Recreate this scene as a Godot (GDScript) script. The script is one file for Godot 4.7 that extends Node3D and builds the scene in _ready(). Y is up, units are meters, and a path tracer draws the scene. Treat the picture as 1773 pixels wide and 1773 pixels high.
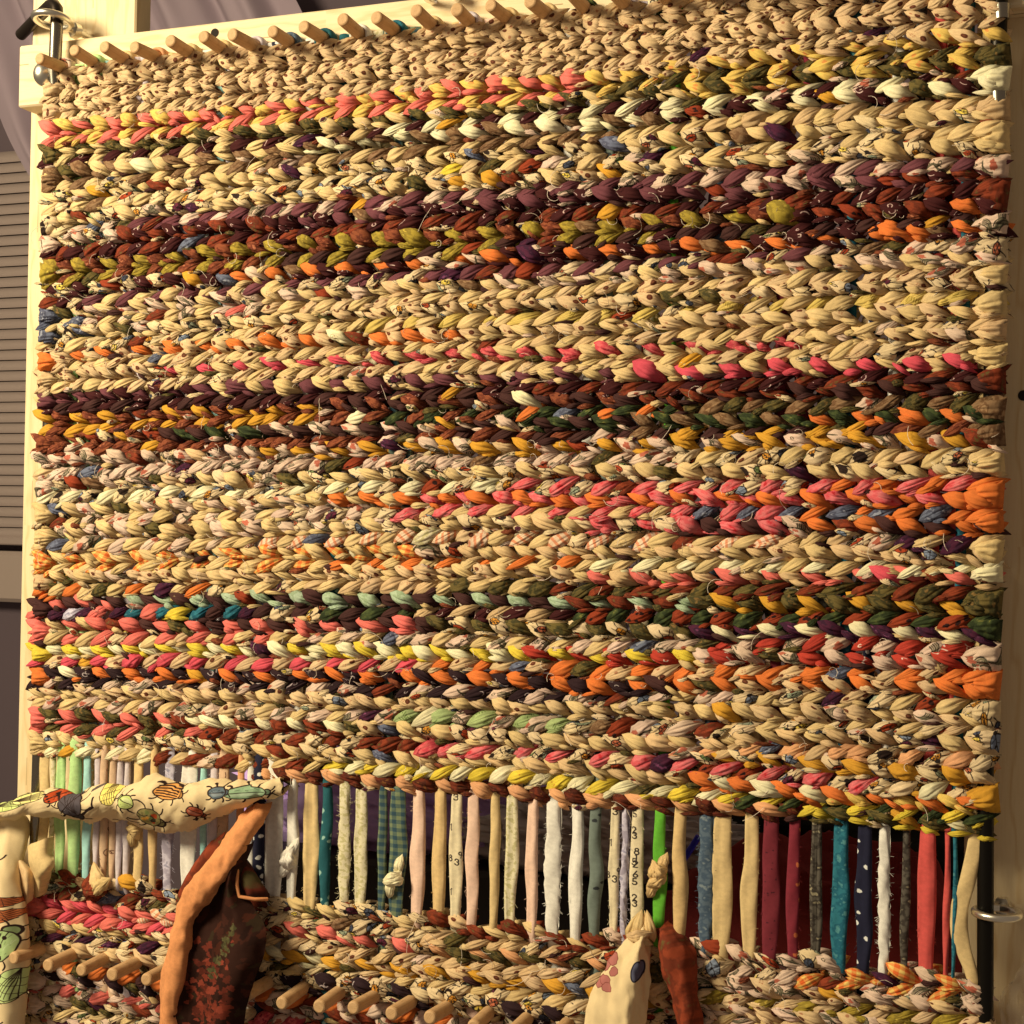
extends Node3D
# A twined rag rug on a wooden peg loom, lit by one warm lamp from the upper left.
# Lengths in the builders are millimetres on the loom: x to the right from the first peg, y up from the top row of pegs, z out of the cloth.

const UP := 0.72                       # height of the top row of pegs, metres
const PITCH := 12.7                    # one warp every half inch
const LAMP_WHITE := Color(1.0, 0.85, 0.56)   # what a white cloth reads as under the warm lamp (linear)

var rng := RandomNumberGenerator.new()
var fabric := {}                       # fabric name -> StandardMaterial3D
var plain_mats := {}
var leaf: Array = []                   # stitch shapes: [vertices, normals, uvs]
var leaf_index := PackedInt32Array()
var many_index := PackedInt32Array()
const LEAF_RINGS := 9
const LEAF_ROUND := 26
const MANY := 160


func V(x: float, y: float, z: float) -> Vector3:
	return Vector3(x * 0.001, y * 0.001 + UP, z * 0.001)


# ---------------------------------------------------------------- things and parts

func numbered(called: String, under: Node) -> String:
	if not under.has_node(called):
		return called
	var n := 1
	while under.has_node("%s_%03d" % [called, n]):
		n += 1
	return "%s_%03d" % [called, n]


func tag(o: Node, label: String, category: String, group := "") -> void:
	o.set_meta("label", label)
	o.set_meta("category", category)
	if group:
		o.set_meta("group", group)


func thing(called: String, label: String, category: String, at: Vector3, group := "") -> Node3D:
	var o := Node3D.new()
	o.name = numbered(called, self)
	add_child(o)
	o.position = at
	tag(o, label, category, group)
	return o


func world_of(n: Node3D) -> Vector3:
	var p := Vector3.ZERO
	var c: Node = n
	while c is Node3D and c != self:
		p += c.position
		c = c.get_parent()
	return p


# a mesh whose vertices are given in the world, hung under its thing or part
func part(called: String, mesh: Mesh, mat: Material, parent: Node3D) -> MeshInstance3D:
	var o := MeshInstance3D.new()
	o.name = numbered(called, parent)
	o.mesh = mesh
	if mat:
		o.material_override = mat
	parent.add_child(o, true)
	o.position = -world_of(parent) if parent != self else Vector3.ZERO
	return o


# ---------------------------------------------------------------- shapes

func tube(path: PackedVector3Array, radii: PackedFloat32Array, sides := 12, flat := 1.0, uv_len := 0.04, caps := true) -> ArrayMesh:
	var st := SurfaceTool.new()
	st.begin(Mesh.PRIMITIVE_TRIANGLES)
	var rings: Array = []
	var along := 0.0
	var side := Vector3.RIGHT
	for i in path.size():
		var t := (path[mini(i + 1, path.size() - 1)] - path[maxi(i - 1, 0)]).normalized()
		if i == 0:
			side = t.cross(Vector3(0, 0, 1))
			if side.length() < 0.3:
				side = t.cross(Vector3.UP)
		side = (side - t * side.dot(t)).normalized()
		var up := side.cross(t).normalized()
		if i > 0:
			along += path[i].distance_to(path[i - 1])
		var ring := PackedVector3Array()
		for k in sides + 1:
			var a := TAU * k / sides
			ring.append(path[i] + (side * cos(a) + up * sin(a) * flat) * radii[mini(i, radii.size() - 1)])
		rings.append([ring, along / uv_len])
	for i in path.size() - 1:
		for k in sides:
			quad(st, rings[i][0][k], rings[i][0][k + 1], rings[i + 1][0][k + 1], rings[i + 1][0][k],
				Vector2(rings[i][1], float(k) / sides), Vector2(rings[i][1], float(k + 1) / sides), Vector2(rings[i + 1][1], float(k + 1) / sides), Vector2(rings[i + 1][1], float(k) / sides))
	if caps:
		st.set_smooth_group(-1)
		for e in [0, path.size() - 1]:
			for k in sides:
				var a: Vector3 = rings[e][0][k]
				var b: Vector3 = rings[e][0][k + 1]
				st.set_uv(Vector2(0.5, 0.5))
				st.add_vertex(path[e])
				if e == 0:
					st.add_vertex(b)
					st.add_vertex(a)
				else:
					st.add_vertex(a)
					st.add_vertex(b)
	st.generate_normals()
	return st.commit()


func quad(st: SurfaceTool, a: Vector3, b: Vector3, c: Vector3, d: Vector3, ua := Vector2.ZERO, ub := Vector2(1, 0), uc := Vector2(1, 1), ud := Vector2(0, 1)) -> void:
	for p in [[a, ua], [b, ub], [c, uc], [a, ua], [c, uc], [d, ud]]:
		st.set_uv(p[1])
		st.add_vertex(p[0])


# a chamfered block from corner lo to corner hi (metres)
func block(lo: Vector3, hi: Vector3, bevel: float, uv_scale := 4.0) -> ArrayMesh:
	var st := SurfaceTool.new()
	st.begin(Mesh.PRIMITIVE_TRIANGLES)
	st.set_smooth_group(-1)
	var c := (lo + hi) / 2.0
	var h := (hi - lo) / 2.0
	var corner := func(sx: float, sy: float, sz: float, axis: int) -> Vector3:
		var s := Vector3(sx, sy, sz)
		var v := c
		for k in 3:
			v[k] += s[k] * (h[k] if k == axis else h[k] - bevel)
		return v
	for axis in 3:
		for sign in [-1.0, 1.0]:
			var u := (axis + 1) % 3
			var w := (axis + 2) % 3
			var ps: Array = []
			for q in [[-1, -1], [1, -1], [1, 1], [-1, 1]]:
				var s := [0.0, 0.0, 0.0]
				s[axis] = sign
				s[u] = q[0]
				s[w] = q[1]
				ps.append(corner.call(s[0], s[1], s[2], axis))
			if sign > 0:
				ps.reverse()
			flat_quad(st, ps, uv_scale)
	for axis in 3:                       # bevel strips along this axis
		var u := (axis + 1) % 3
		var w := (axis + 2) % 3
		for su in [-1.0, 1.0]:
			for sw in [-1.0, 1.0]:
				var s0 := [0.0, 0.0, 0.0]
				s0[axis] = -1.0
				s0[u] = su
				s0[w] = sw
				var s1 := s0.duplicate()
				s1[axis] = 1.0
				var ps := [corner.call(s0[0], s0[1], s0[2], u), corner.call(s1[0], s1[1], s1[2], u), corner.call(s1[0], s1[1], s1[2], w), corner.call(s0[0], s0[1], s0[2], w)]
				if su * sw < 0:
					ps.reverse()
				flat_quad(st, ps, uv_scale)
	for sx in [-1.0, 1.0]:
		for sy in [-1.0, 1.0]:
			for sz in [-1.0, 1.0]:
				var t := [corner.call(sx, sy, sz, 0), corner.call(sx, sy, sz, 1), corner.call(sx, sy, sz, 2)]
				if sx * sy * sz > 0:
					t.reverse()
				for p in t:
					st.set_uv(Vector2(p.x, p.y) * uv_scale)
					st.add_vertex(p)
	st.generate_normals()
	return st.commit()


func flat_quad(st: SurfaceTool, ps: Array, k: float) -> void:
	for i in [0, 1, 2, 0, 2, 3]:
		var p: Vector3 = ps[i]
		st.set_uv(Vector2(p.x + p.z, p.y) * k)
		st.add_vertex(p)


func spline(p: Array, t: float) -> Variant:      # Catmull-Rom through an array, t in 0..1
	var x := t * (p.size() - 1)
	var i := mini(int(x), p.size() - 2)
	var f := x - i
	var a = p[maxi(i - 1, 0)]
	var b = p[i]
	var c = p[i + 1]
	var d = p[mini(i + 2, p.size() - 1)]
	return b + (c - a) * (0.5 * f) + (a * 2.0 - b * 5.0 + c * 4.0 - d) * (0.5 * f * f) + (b * 3.0 - a - c * 3.0 + d) * (0.5 * f * f * f)


# cloth with thickness through a grid of control points (rows of points, same count in each)
func cloth(rows: Array, nu: int, nv: int, thick: float, wrinkle := 0.0, seed_ := 1, uv_scale := 25.0, uv_of = null) -> ArrayMesh:
	var noise := FastNoiseLite.new()
	noise.seed = seed_
	noise.frequency = 55.0 if wrinkle < 0.004 else 27.0
	var g: Array = []
	for j in nv + 1:
		var line: Array = []
		for r in rows:
			line.append(spline(r, 0.0))
		var row := PackedVector3Array()
		for i in nu + 1:
			var col: Array = []
			for r in rows:
				col.append(spline(r, float(i) / nu))
			row.append(spline(col, float(j) / nv))
		g.append(row)
	var n: Array = []
	for j in nv + 1:
		var row := PackedVector3Array()
		for i in nu + 1:
			var du: Vector3 = g[j][mini(i + 1, nu)] - g[j][maxi(i - 1, 0)]
			var dv: Vector3 = g[mini(j + 1, nv)][i] - g[maxi(j - 1, 0)][i]
			row.append(du.cross(dv).normalized())
		n.append(row)
	if wrinkle > 0.0:
		for j in nv + 1:
			for i in nu + 1:
				var p: Vector3 = g[j][i]
				g[j][i] = p + n[j][i] * wrinkle * (noise.get_noise_3d(p.x, p.y * 0.35, p.z) + 0.5 * noise.get_noise_3d(p.x * 2.3, p.y * 1.3 + 3.0, p.z))
	var st := SurfaceTool.new()
	st.begin(Mesh.PRIMITIVE_TRIANGLES)
	for side in [1.0, -1.0]:
		for j in nv:
			for i in nu:
				var q: Array = []
				for o in [[0, 0], [1, 0], [1, 1], [0, 1]]:
					var jj: int = j + o[1]
					var ii: int = i + o[0]
					var p: Vector3 = g[jj][ii]
					var uv: Vector2 = uv_of.call(p) if uv_of != null else Vector2(p.x + p.z * 0.7, -p.y) * uv_scale
					q.append([p + n[jj][ii] * thick * 0.5 * side, uv])
				if side > 0:
					q.reverse()
				quad(st, q[0][0], q[1][0], q[2][0], q[3][0], q[0][1], q[1][1], q[2][1], q[3][1])
	st.set_smooth_group(-1)
	var rim: Array = []
	for i in nu:
		rim.append([0, i, 0, i + 1])
		rim.append([nv, i + 1, nv, i])
	for j in nv:
		rim.append([j + 1, 0, j, 0])
		rim.append([j, nu, j + 1, nu])
	for r in rim:
		var a: Vector3 = g[r[0]][r[1]]
		var b: Vector3 = g[r[2]][r[3]]
		var na: Vector3 = n[r[0]][r[1]] * thick * 0.5
		var nb: Vector3 = n[r[2]][r[3]] * thick * 0.5
		var uv: Vector2 = uv_of.call(a) if uv_of != null else Vector2(a.x + a.z * 0.7, -a.y) * uv_scale
		quad(st, a + na, b + nb, b - nb, a - na, uv, uv, uv, uv)
	st.generate_normals()
	return st.commit()


# ---------------------------------------------------------------- dyes, prints and other materials

func dyed(r: int, g: int, b: int) -> Color:      # the cloth's own colour, from how it reads in lamplight (0..255)
	var c := Color8(r, g, b).srgb_to_linear()
	return Color(minf(c.r / LAMP_WHITE.r, 0.86), minf(c.g / LAMP_WHITE.g, 0.84), minf(c.b / LAMP_WHITE.b, 0.82)).linear_to_srgb()


func stroke(im: Image, a: Vector2, b: Vector2, wide: float, c: Color) -> void:
	var w := im.get_width()
	var h := im.get_height()
	var r := wide / 2.0
	var lo := Vector2(minf(a.x, b.x) - r - 1, minf(a.y, b.y) - r - 1)
	var hi := Vector2(maxf(a.x, b.x) + r + 1, maxf(a.y, b.y) + r + 1)
	var d := b - a
	var l2 := maxf(d.length_squared(), 0.0001)
	for y in range(int(floor(lo.y)), int(ceil(hi.y)) + 1):
		for x in range(int(floor(lo.x)), int(ceil(hi.x)) + 1):
			var p := Vector2(x, y)
			var k := clampf((p - a).dot(d) / l2, 0.0, 1.0)
			var cover := clampf(r + 0.5 - p.distance_to(a + d * k), 0.0, 1.0)
			if cover > 0.0:
				var px := posmod(x, w)
				var py := posmod(y, h)
				im.set_pixel(px, py, im.get_pixel(px, py).lerp(c, cover))


func oval(im: Image, at: Vector2, rx: float, ry: float, turn: float, c: Color, ragged := 0.0) -> void:
	var w := im.get_width()
	var h := im.get_height()
	var m := maxf(rx, ry) + 2.0
	for y in range(int(at.y - m), int(at.y + m) + 1):
		for x in range(int(at.x - m), int(at.x + m) + 1):
			var q := (Vector2(x, y) - at).rotated(-turn)
			var a := q.angle()
			var k := 1.0 + ragged * (sin(a * 3.0 + at.x) * 0.6 + sin(a * 7.0 + at.y) * 0.4)
			var cover := clampf((k - Vector2(q.x / rx, q.y / ry).length()) * minf(rx, ry) + 0.5, 0.0, 1.0)
			if cover > 0.0:
				var px := posmod(x, w)
				var py := posmod(y, h)
				im.set_pixel(px, py, im.get_pixel(px, py).lerp(c, cover))


func wiggle(im: Image, at: Vector2, dir: float, len: float, bend: float, wide: float, c: Color) -> void:
	var p := at
	var a := dir
	for k in 6:
		var q := p + Vector2.from_angle(a) * len / 6.0
		stroke(im, p, q, wide, c)
		a += bend / 6.0
		p = q


# kinds of cloth; the picture spans 40 mm
func woven(kind: String, c1: Color, c2: Color, c3: Color, seed_: int) -> ImageTexture:
	var n := 192
	var r := RandomNumberGenerator.new()
	r.seed = seed_
	var noise := FastNoiseLite.new()
	noise.seed = seed_
	noise.frequency = 0.035 if kind == "batik" else 0.06
	noise.fractal_octaves = 4
	var nz := noise.get_seamless_image(n, n)
	var im := Image.create(n, n, false, Image.FORMAT_RGB8)
	for y in n:
		for x in n:
			var v := nz.get_pixel(x, y).r
			var c := c1
			match kind:
				"batik":
					c = c1.lerp(c2, smoothstep(0.35, 0.6, v)).lerp(c3, smoothstep(0.68, 0.85, v))
				"check":
					var a := int(x / 12) % 2
					var b := int(y / 12) % 2
					c = c1 if a + b == 0 else (c2 if a + b == 2 else c1.lerp(c2, 0.5))
				"stripe":
					c = c1.lerp(c2, smoothstep(0.1, 0.5, sin(x * TAU / 16.0)))
				"cell":
					c = c1.lerp(c2, smoothstep(0.5, 0.62, v))
			var f := 0.93 + 0.10 * (v - 0.5) + 0.05 * (float((x * 7 + y * 13) % 5) / 5.0) + 0.05 * r.randf()
			im.set_pixel(x, y, Color(c.r * f, c.g * f, c.b * f))
	var any := func() -> Vector2: return Vector2(r.randf() * n, r.randf() * n)
	match kind:
		"dot":
			for j in 4:
				for i in 4:
					var p := Vector2(i * 48 + (24 if j % 2 else 0) + r.randf_range(-9, 9), j * 48 + r.randf_range(-9, 9))
					oval(im, p, 7.2, 7.2, 0, c2)
					oval(im, p + Vector2(-1, -1), 3.4, 3.4, 0, c2.lerp(c3, 0.3))
					var q := p + Vector2(24, r.randf_range(8, 20))
					if (i + j) % 2:
						for k in 4:
							oval(im, q + Vector2(k % 2, k / 2) * 6, 1.9, 1.9, 0, c3)
					else:
						oval(im, q, 4.2, 4.2, 0, c3)
		"spot":
			for k in 26:
				oval(im, any.call(), r.randf_range(4, 8), r.randf_range(4, 7), r.randf() * 3, c2, 0.15)
		"speck":
			for k in 60:
				oval(im, any.call(), r.randf_range(1, 2.2), r.randf_range(1, 2.2), 0, c2)
		"script":
			for k in 20:
				wiggle(im, any.call(), r.randf() * TAU, r.randf_range(14, 30), r.randf_range(-5, 5), r.randf_range(1.8, 3.2), c2)
		"baroque":
			for k in 11:
				var p: Vector2 = any.call()
				var a := r.randf() * TAU
				for s in 5:
					wiggle(im, p + Vector2.from_angle(a + 1.57) * s * 4.6, a, 52, 2.2, 3.0, c2 if s % 2 else c2.darkened(0.35))
			for k in 6:
				oval(im, any.call(), 12, 9, r.randf() * 3, c3, 0.3)
			for k in 8:
				wiggle(im, any.call(), r.randf() * TAU, 34, 8.0, 1.6, c2.darkened(0.3))
		"bug":
			var hues := [dyed(165, 62, 28), dyed(215, 140, 45), dyed(70, 72, 78), dyed(128, 132, 132), dyed(120, 130, 70), dyed(228, 190, 75), dyed(92, 34, 46), dyed(48, 30, 22), dyed(150, 150, 110), dyed(190, 100, 60)]
			for k in 12:
				var p := Vector2((k % 3) * 64 + r.randf_range(0, 40), (k / 3) * 48 + r.randf_range(0, 34))
				var big := r.randf_range(0.9, 1.7)
				var a := r.randf() * TAU
				var h: Color = hues[k % hues.size()]
				for s in 6:
					wiggle(im, p, a + s * 1.05 + r.randf_range(-0.2, 0.2), r.randf_range(22, 34), r.randf_range(-2, 2), 2.0, c2)
				oval(im, p, 14.5 * big, 11.0 * big, a, c2)
				oval(im, p, 14.5 * big - 2.2, 11.0 * big - 2.2, a, h, 0.06)
				stroke(im, p - Vector2.from_angle(a) * 12 * big, p + Vector2.from_angle(a) * 12 * big, 1.8, c2)
				for q in 5:
					stroke(im, p + Vector2.from_angle(a) * (q - 2) * 4.4 * big, p + Vector2.from_angle(a) * (q - 3) * 4.4 * big + Vector2.from_angle(a + 1.57 * (1 if q % 2 else -1)) * 8 * big, 1.5, h.darkened(0.45))
				oval(im, p + Vector2.from_angle(a) * 15 * big, 5.5, 5.5, 0, c2)
				for s in 3:
					oval(im, p + Vector2(r.randf_range(-7, 7), r.randf_range(-6, 6)), 2.1, 2.1, 0, c2)
		"leafy":
			for k in 18:
				var p: Vector2 = any.call()
				var a := r.randf() * TAU
				for s in 5:
					stroke(im, p + Vector2.from_angle(a) * s * 7, p + Vector2.from_angle(a) * s * 7 + Vector2.from_angle(a + 0.9) * 11, 2.4, c2)
		"number":
			for k in 24:
				figure(im, any.call(), 18.0, r.randi_range(0, 9), c2)
	return ImageTexture.create_from_image(im)


func figure(im: Image, at: Vector2, high: float, n: int, c: Color) -> void:      # a handwritten numeral
	# arcs: centre x, centre y, radius, from, to (turns); or a straight line: x, y, x, y
	var marks: Array = [[[0.5, 0.5, 0.5, 0.0, 1.0], [0.5, 1.4, 0.5, 0.0, 1.0]], [[0.4, 0.3, 0.7, 0.0], [0.7, 0.0, 0.7, 2.0]], [[0.5, 0.5, 0.5, 0.5, 1.1], [0.9, 0.8, 0.0, 2.0], [0.0, 2.0, 1.0, 2.0]], [[0.5, 0.5, 0.5, 0.5, 1.2], [0.5, 1.45, 0.55, 0.75, 1.45]], [[0.7, 0.0, 0.0, 1.3], [0.0, 1.3, 1.0, 1.3], [0.75, 0.9, 0.75, 2.0]],
		[[0.9, 0.0, 0.2, 0.0], [0.2, 0.0, 0.1, 0.9], [0.45, 1.4, 0.55, 0.65, 1.45]], [[0.8, 0.0, 0.1, 1.2], [0.5, 1.45, 0.5, 0.0, 1.0]], [[0.0, 0.0, 1.0, 0.0], [1.0, 0.0, 0.3, 2.0]], [[0.5, 0.45, 0.42, 0.0, 1.0], [0.5, 1.42, 0.55, 0.0, 1.0]], [[0.5, 0.5, 0.5, 0.0, 1.0], [1.0, 0.5, 0.6, 2.0]]][n]
	for k in marks:
		if k.size() == 4:
			stroke(im, at + Vector2(k[0], k[1]) * high * 0.5, at + Vector2(k[2], k[3]) * high * 0.5, 2.8, c)
			continue
		for j in 10:
			var a0: float = lerpf(k[3], k[4], j / 10.0) * TAU
			var a1: float = lerpf(k[3], k[4], (j + 1) / 10.0) * TAU
			stroke(im, at + (Vector2(k[0], k[1]) + Vector2.from_angle(a0) * k[2]) * high * 0.5, at + (Vector2(k[0], k[1]) + Vector2.from_angle(a1) * k[2]) * high * 0.5, 2.8, c)


func make_fabrics() -> void:
	var list := {
		"dt": ["dot", dyed(222, 180, 120), dyed(92, 44, 24), dyed(176, 118, 76)],
		"cr": ["plain", dyed(224, 184, 114)], "cs": ["plain", dyed(220, 176, 114)],
		"co": ["plain", dyed(232, 112, 88)],
		"gy": ["spot", dyed(230, 184, 84), dyed(226, 146, 70)],
		"ol": ["batik", dyed(110, 90, 42), dyed(66, 58, 28), dyed(126, 92, 44)],
		"mw": ["script", dyed(66, 22, 20), dyed(214, 178, 148)],
		"dk": ["plain", dyed(72, 40, 32)],
		"wt": ["plain", dyed(238, 216, 154)],
		"tp": ["batik", dyed(146, 108, 68), dyed(112, 76, 44), dyed(160, 120, 76)],
		"bg": ["bug", dyed(228, 192, 132), dyed(36, 26, 20)],
		"pl": ["plain", dyed(114, 60, 58)],
		"pb": ["baroque", dyed(224, 184, 142), dyed(116, 102, 70), dyed(182, 96, 66)],
		"ru": ["batik", dyed(146, 60, 30), dyed(112, 46, 24), dyed(100, 78, 36)],
		"rb": ["batik", dyed(148, 76, 42), dyed(104, 46, 26), dyed(176, 102, 62)],
		"oy": ["batik", dyed(178, 146, 48), dyed(138, 112, 38), dyed(198, 164, 60)],
		"or": ["plain", dyed(230, 118, 48)],
		"yl": ["leafy", dyed(216, 178, 84), dyed(140, 114, 36)],
		"pk": ["plain", dyed(218, 80, 82)], "cm": ["batik", dyed(206, 70, 70), dyed(226, 100, 88), dyed(150, 40, 48)],
		"go": ["plain", dyed(216, 150, 44)],
		"gn": ["batik", dyed(48, 54, 26), dyed(70, 76, 36), dyed(120, 112, 50)],
		"gg": ["check", dyed(228, 102, 40), dyed(248, 190, 92)],
		"ps": ["stripe", dyed(244, 196, 146), dyed(226, 142, 92)],
		"pe": ["plain", dyed(226, 158, 98)],
		"mg": ["cell", dyed(178, 186, 138), dyed(150, 160, 112)],
		"bk": ["script", dyed(46, 26, 26), dyed(186, 164, 140)],
		"rd": ["script", dyed(186, 60, 40), dyed(238, 206, 168)],
		"ye": ["speck", dyed(232, 194, 58), dyed(186, 112, 36)],
		"lb": ["spot", dyed(150, 58, 28), dyed(46, 22, 18)],
		"bl": ["batik", dyed(112, 112, 116), dyed(78, 76, 82), dyed(150, 146, 140)],
		"pu": ["batik", dyed(80, 30, 46), dyed(56, 24, 38), dyed(120, 60, 80)],
		"te": ["batik", dyed(50, 112, 110), dyed(34, 88, 92), dyed(82, 130, 116)], "cl": ["plain", dyed(208, 82, 66)],
		"rs": ["batik", dyed(234, 118, 104), dyed(222, 92, 84), dyed(196, 46, 46)],
		"rk": ["batik", dyed(112, 46, 24), dyed(78, 34, 20), dyed(126, 74, 32)],
		"gl": ["leafy", dyed(170, 178, 104), dyed(106, 120, 58)],
		"vl": ["speck", dyed(188, 212, 124), dyed(160, 190, 100)],
		"nv": ["spot", dyed(34, 32, 44), dyed(226, 214, 186)],
		"td": ["spot", dyed(40, 88, 82), dyed(150, 176, 142)],
		"pp": ["plain", dyed(240, 190, 146)],
		"wh": ["plain", dyed(244, 228, 194)], "wg": ["plain", dyed(214, 190, 168)],
		"tn": ["plain", dyed(222, 178, 108)],
		"nm": ["number", dyed(234, 206, 148), dyed(40, 30, 24)],
		"fl": ["cell", dyed(232, 208, 150), dyed(196, 176, 112)],
		"ck": ["check", dyed(52, 72, 72), dyed(122, 126, 82)],
		"lp": ["spot", dyed(118, 122, 98), dyed(52, 52, 46)],
		"gb": ["batik", dyed(96, 106, 104), dyed(72, 84, 88), dyed(120, 124, 112)],
		"mr": ["speck", dyed(122, 42, 44), dyed(66, 24, 28)], "mo": ["spot", dyed(130, 42, 46), dyed(206, 108, 58)],
		"gk": ["batik", dyed(96, 84, 64), dyed(60, 50, 38), dyed(150, 132, 92)],
		"bn": ["script", dyed(216, 172, 122), dyed(84, 48, 30)],
		"gr": ["plain", dyed(104, 172, 46)],
		"mt": ["plain", dyed(170, 208, 176)],
		"lv": ["batik", dyed(176, 158, 152), dyed(206, 188, 176), dyed(148, 136, 136)],
		"od": ["batik", dyed(50, 23, 14), dyed(98, 38, 20), dyed(76, 62, 30)],
	}
	var s := 11
	for k in list:
		var d: Array = list[k]
		s += 7
		var m := StandardMaterial3D.new()
		m.resource_name = "cloth_" + k
		m.albedo_texture = woven(d[0], d[1], d[2] if d.size() > 2 else d[1], d[3] if d.size() > 3 else (d[2] if d.size() > 2 else d[1]), s)
		m.vertex_color_use_as_albedo = true
		m.roughness = 0.88
		m.metallic_specular = 0.3
		fabric[k] = m


func look(called: String, c: Color, rough: float, metal := 0.0) -> StandardMaterial3D:
	if not plain_mats.has(called):
		var m := StandardMaterial3D.new()
		m.resource_name = called
		m.albedo_color = c
		m.roughness = rough
		m.metallic = metal
		plain_mats[called] = m
	return plain_mats[called]


func wood(called: String, light: Color, dark: Color, along_x: bool, seed_: int, knots := 1) -> StandardMaterial3D:
	var w := 512
	var h := 256
	var noise := FastNoiseLite.new()
	noise.seed = seed_
	noise.frequency = 0.012
	noise.fractal_octaves = 3
	var r := RandomNumberGenerator.new()
	r.seed = seed_
	var im := Image.create(w, h, false, Image.FORMAT_RGB8)
	for y in h:
		for x in w:
			var warp := noise.get_noise_2d(x * 0.35, y * 2.0) * 26.0
			var g := pow(0.5 + 0.5 * sin((y + warp) * 0.19 + 0.6 * sin(y * 0.05)), 5.0)
			var fine := noise.get_noise_2d(x * 1.2 + 900.0, y * 26.0)
			var c := light.lerp(dark, clampf(0.36 * g + 0.18 * fine + 0.05 * r.randf(), 0.0, 1.0))
			im.set_pixel(x, y, c)
	for k in knots * 5:
		var p := Vector2(r.randf() * w, r.randf() * h)
		stroke(im, p, p + Vector2(r.randf_range(15, 60), r.randf_range(-1, 1)), r.randf_range(0.6, 1.3), dark.darkened(0.35))
	if not along_x:
		im.rotate_90(CLOCKWISE)
	var m := StandardMaterial3D.new()
	m.resource_name = called
	m.albedo_texture = ImageTexture.create_from_image(im)
	m.roughness = 0.62
	m.uv1_triplanar = true
	m.uv1_scale = Vector3(5, 10, 5) if along_x else Vector3(10, 5, 10)
	m.metallic_specular = 0.35
	return m


# ---------------------------------------------------------------- the twined stitches

# one puff of a twisted strip: a spindle with sharp pleats that run to its pointed ends, unit length along x, unit width along y
func make_leaf(seed_: int, crumple: float, blunt := false) -> Array:
	var r := RandomNumberGenerator.new()
	r.seed = seed_
	var noise := FastNoiseLite.new()
	noise.seed = seed_
	noise.frequency = 2.2
	var verts := PackedVector3Array()
	var uvs := PackedVector2Array()
	var pleats := r.randi_range(4, 9)
	var ph := r.randf() * TAU
	var twist := r.randf_range(0.5, 1.3) * 0.9
	var depth := r.randf_range(0.26, 0.46)
	var skew := r.randf_range(0.62, 0.95)
	for i in LEAF_RINGS:
		var s := float(i) / (LEAF_RINGS - 1)
		var e := pow(s, skew)
		var w := pow(maxf(sin(PI * e), 0.0), 0.85) * 0.5 + 0.012
		var lift := sin(PI * s) * 0.16
		var thick := w * 0.78
		if blunt:                        # a strip fanned out round the edge rod: narrow inside, full and rounded outside
			w = 0.5 * pow(sin(PI * 0.5 * minf(1.0, 0.12 + s * 1.15)), 0.8)
			thick = 0.5 * sqrt(maxf(1.0 - pow(2.0 * s - 1.0, 2.0), 0.0)) + 0.004
			lift = 0.0
		for k in LEAF_ROUND + 1:
			# closer together in front than behind
			var t := float(k) / LEAF_ROUND * TAU
			var a := t + 0.5 * cos(t)
			var crease := pow(absf(sin(0.5 * (pleats * (a + 0.42 * sin(a * 2.0 + ph) + 0.25 * sin(a * 5.0 + ph * 2.0)) + ph) + twist * (s - 0.5) * 2.0)), 0.75)
			var rr := 1.0 - depth * (1.0 - crease) * (0.4 + 0.6 * sin(PI * s))
			rr *= 1.0 + (0.10 + crumple) * noise.get_noise_3d(s * 1.6, cos(a) * 0.7, sin(a) * 0.7)
			verts.append(Vector3((s - 0.5) + crumple * 0.05 * noise.get_noise_2d(a, s * 3.0), cos(a) * rr * w, sin(a) * rr * thick + lift))
			uvs.append(Vector2(s * 0.45, a / TAU * 0.62))
	var normals := PackedVector3Array()
	normals.resize(verts.size())
	var row := LEAF_ROUND + 1
	for q in range(0, leaf_index.size(), 3):
		var a := leaf_index[q]
		var b := leaf_index[q + 1]
		var c := leaf_index[q + 2]
		var n := (verts[c] - verts[a]).cross(verts[b] - verts[a])
		normals[a] += n
		normals[b] += n
		normals[c] += n
	for i in LEAF_RINGS:
		var n := normals[i * row] + normals[i * row + LEAF_ROUND]
		normals[i * row] = n
		normals[i * row + LEAF_ROUND] = n
	for i in normals.size():
		normals[i] = normals[i].normalized()
	return [verts, normals, uvs]


func make_leaves() -> void:
	var row := LEAF_ROUND + 1
	for i in LEAF_RINGS - 1:
		for k in LEAF_ROUND:
			var a := i * row + k
			for q in [a, a + row, a + 1, a + 1, a + row, a + row + 1]:
				leaf_index.append(q)
	for k in 16:
		leaf.append(make_leaf(100 + k, 0.16 if k < 11 else 0.6))
	for k in 5:
		leaf.append(make_leaf(140 + k, 0.12, true))
	var nv := LEAF_RINGS * row
	for j in MANY:
		for q in leaf_index:
			many_index.append(q + j * nv)


# collects stitches by fabric into one mesh with a surface for each fabric
class Bundle:
	var per := {}

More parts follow.
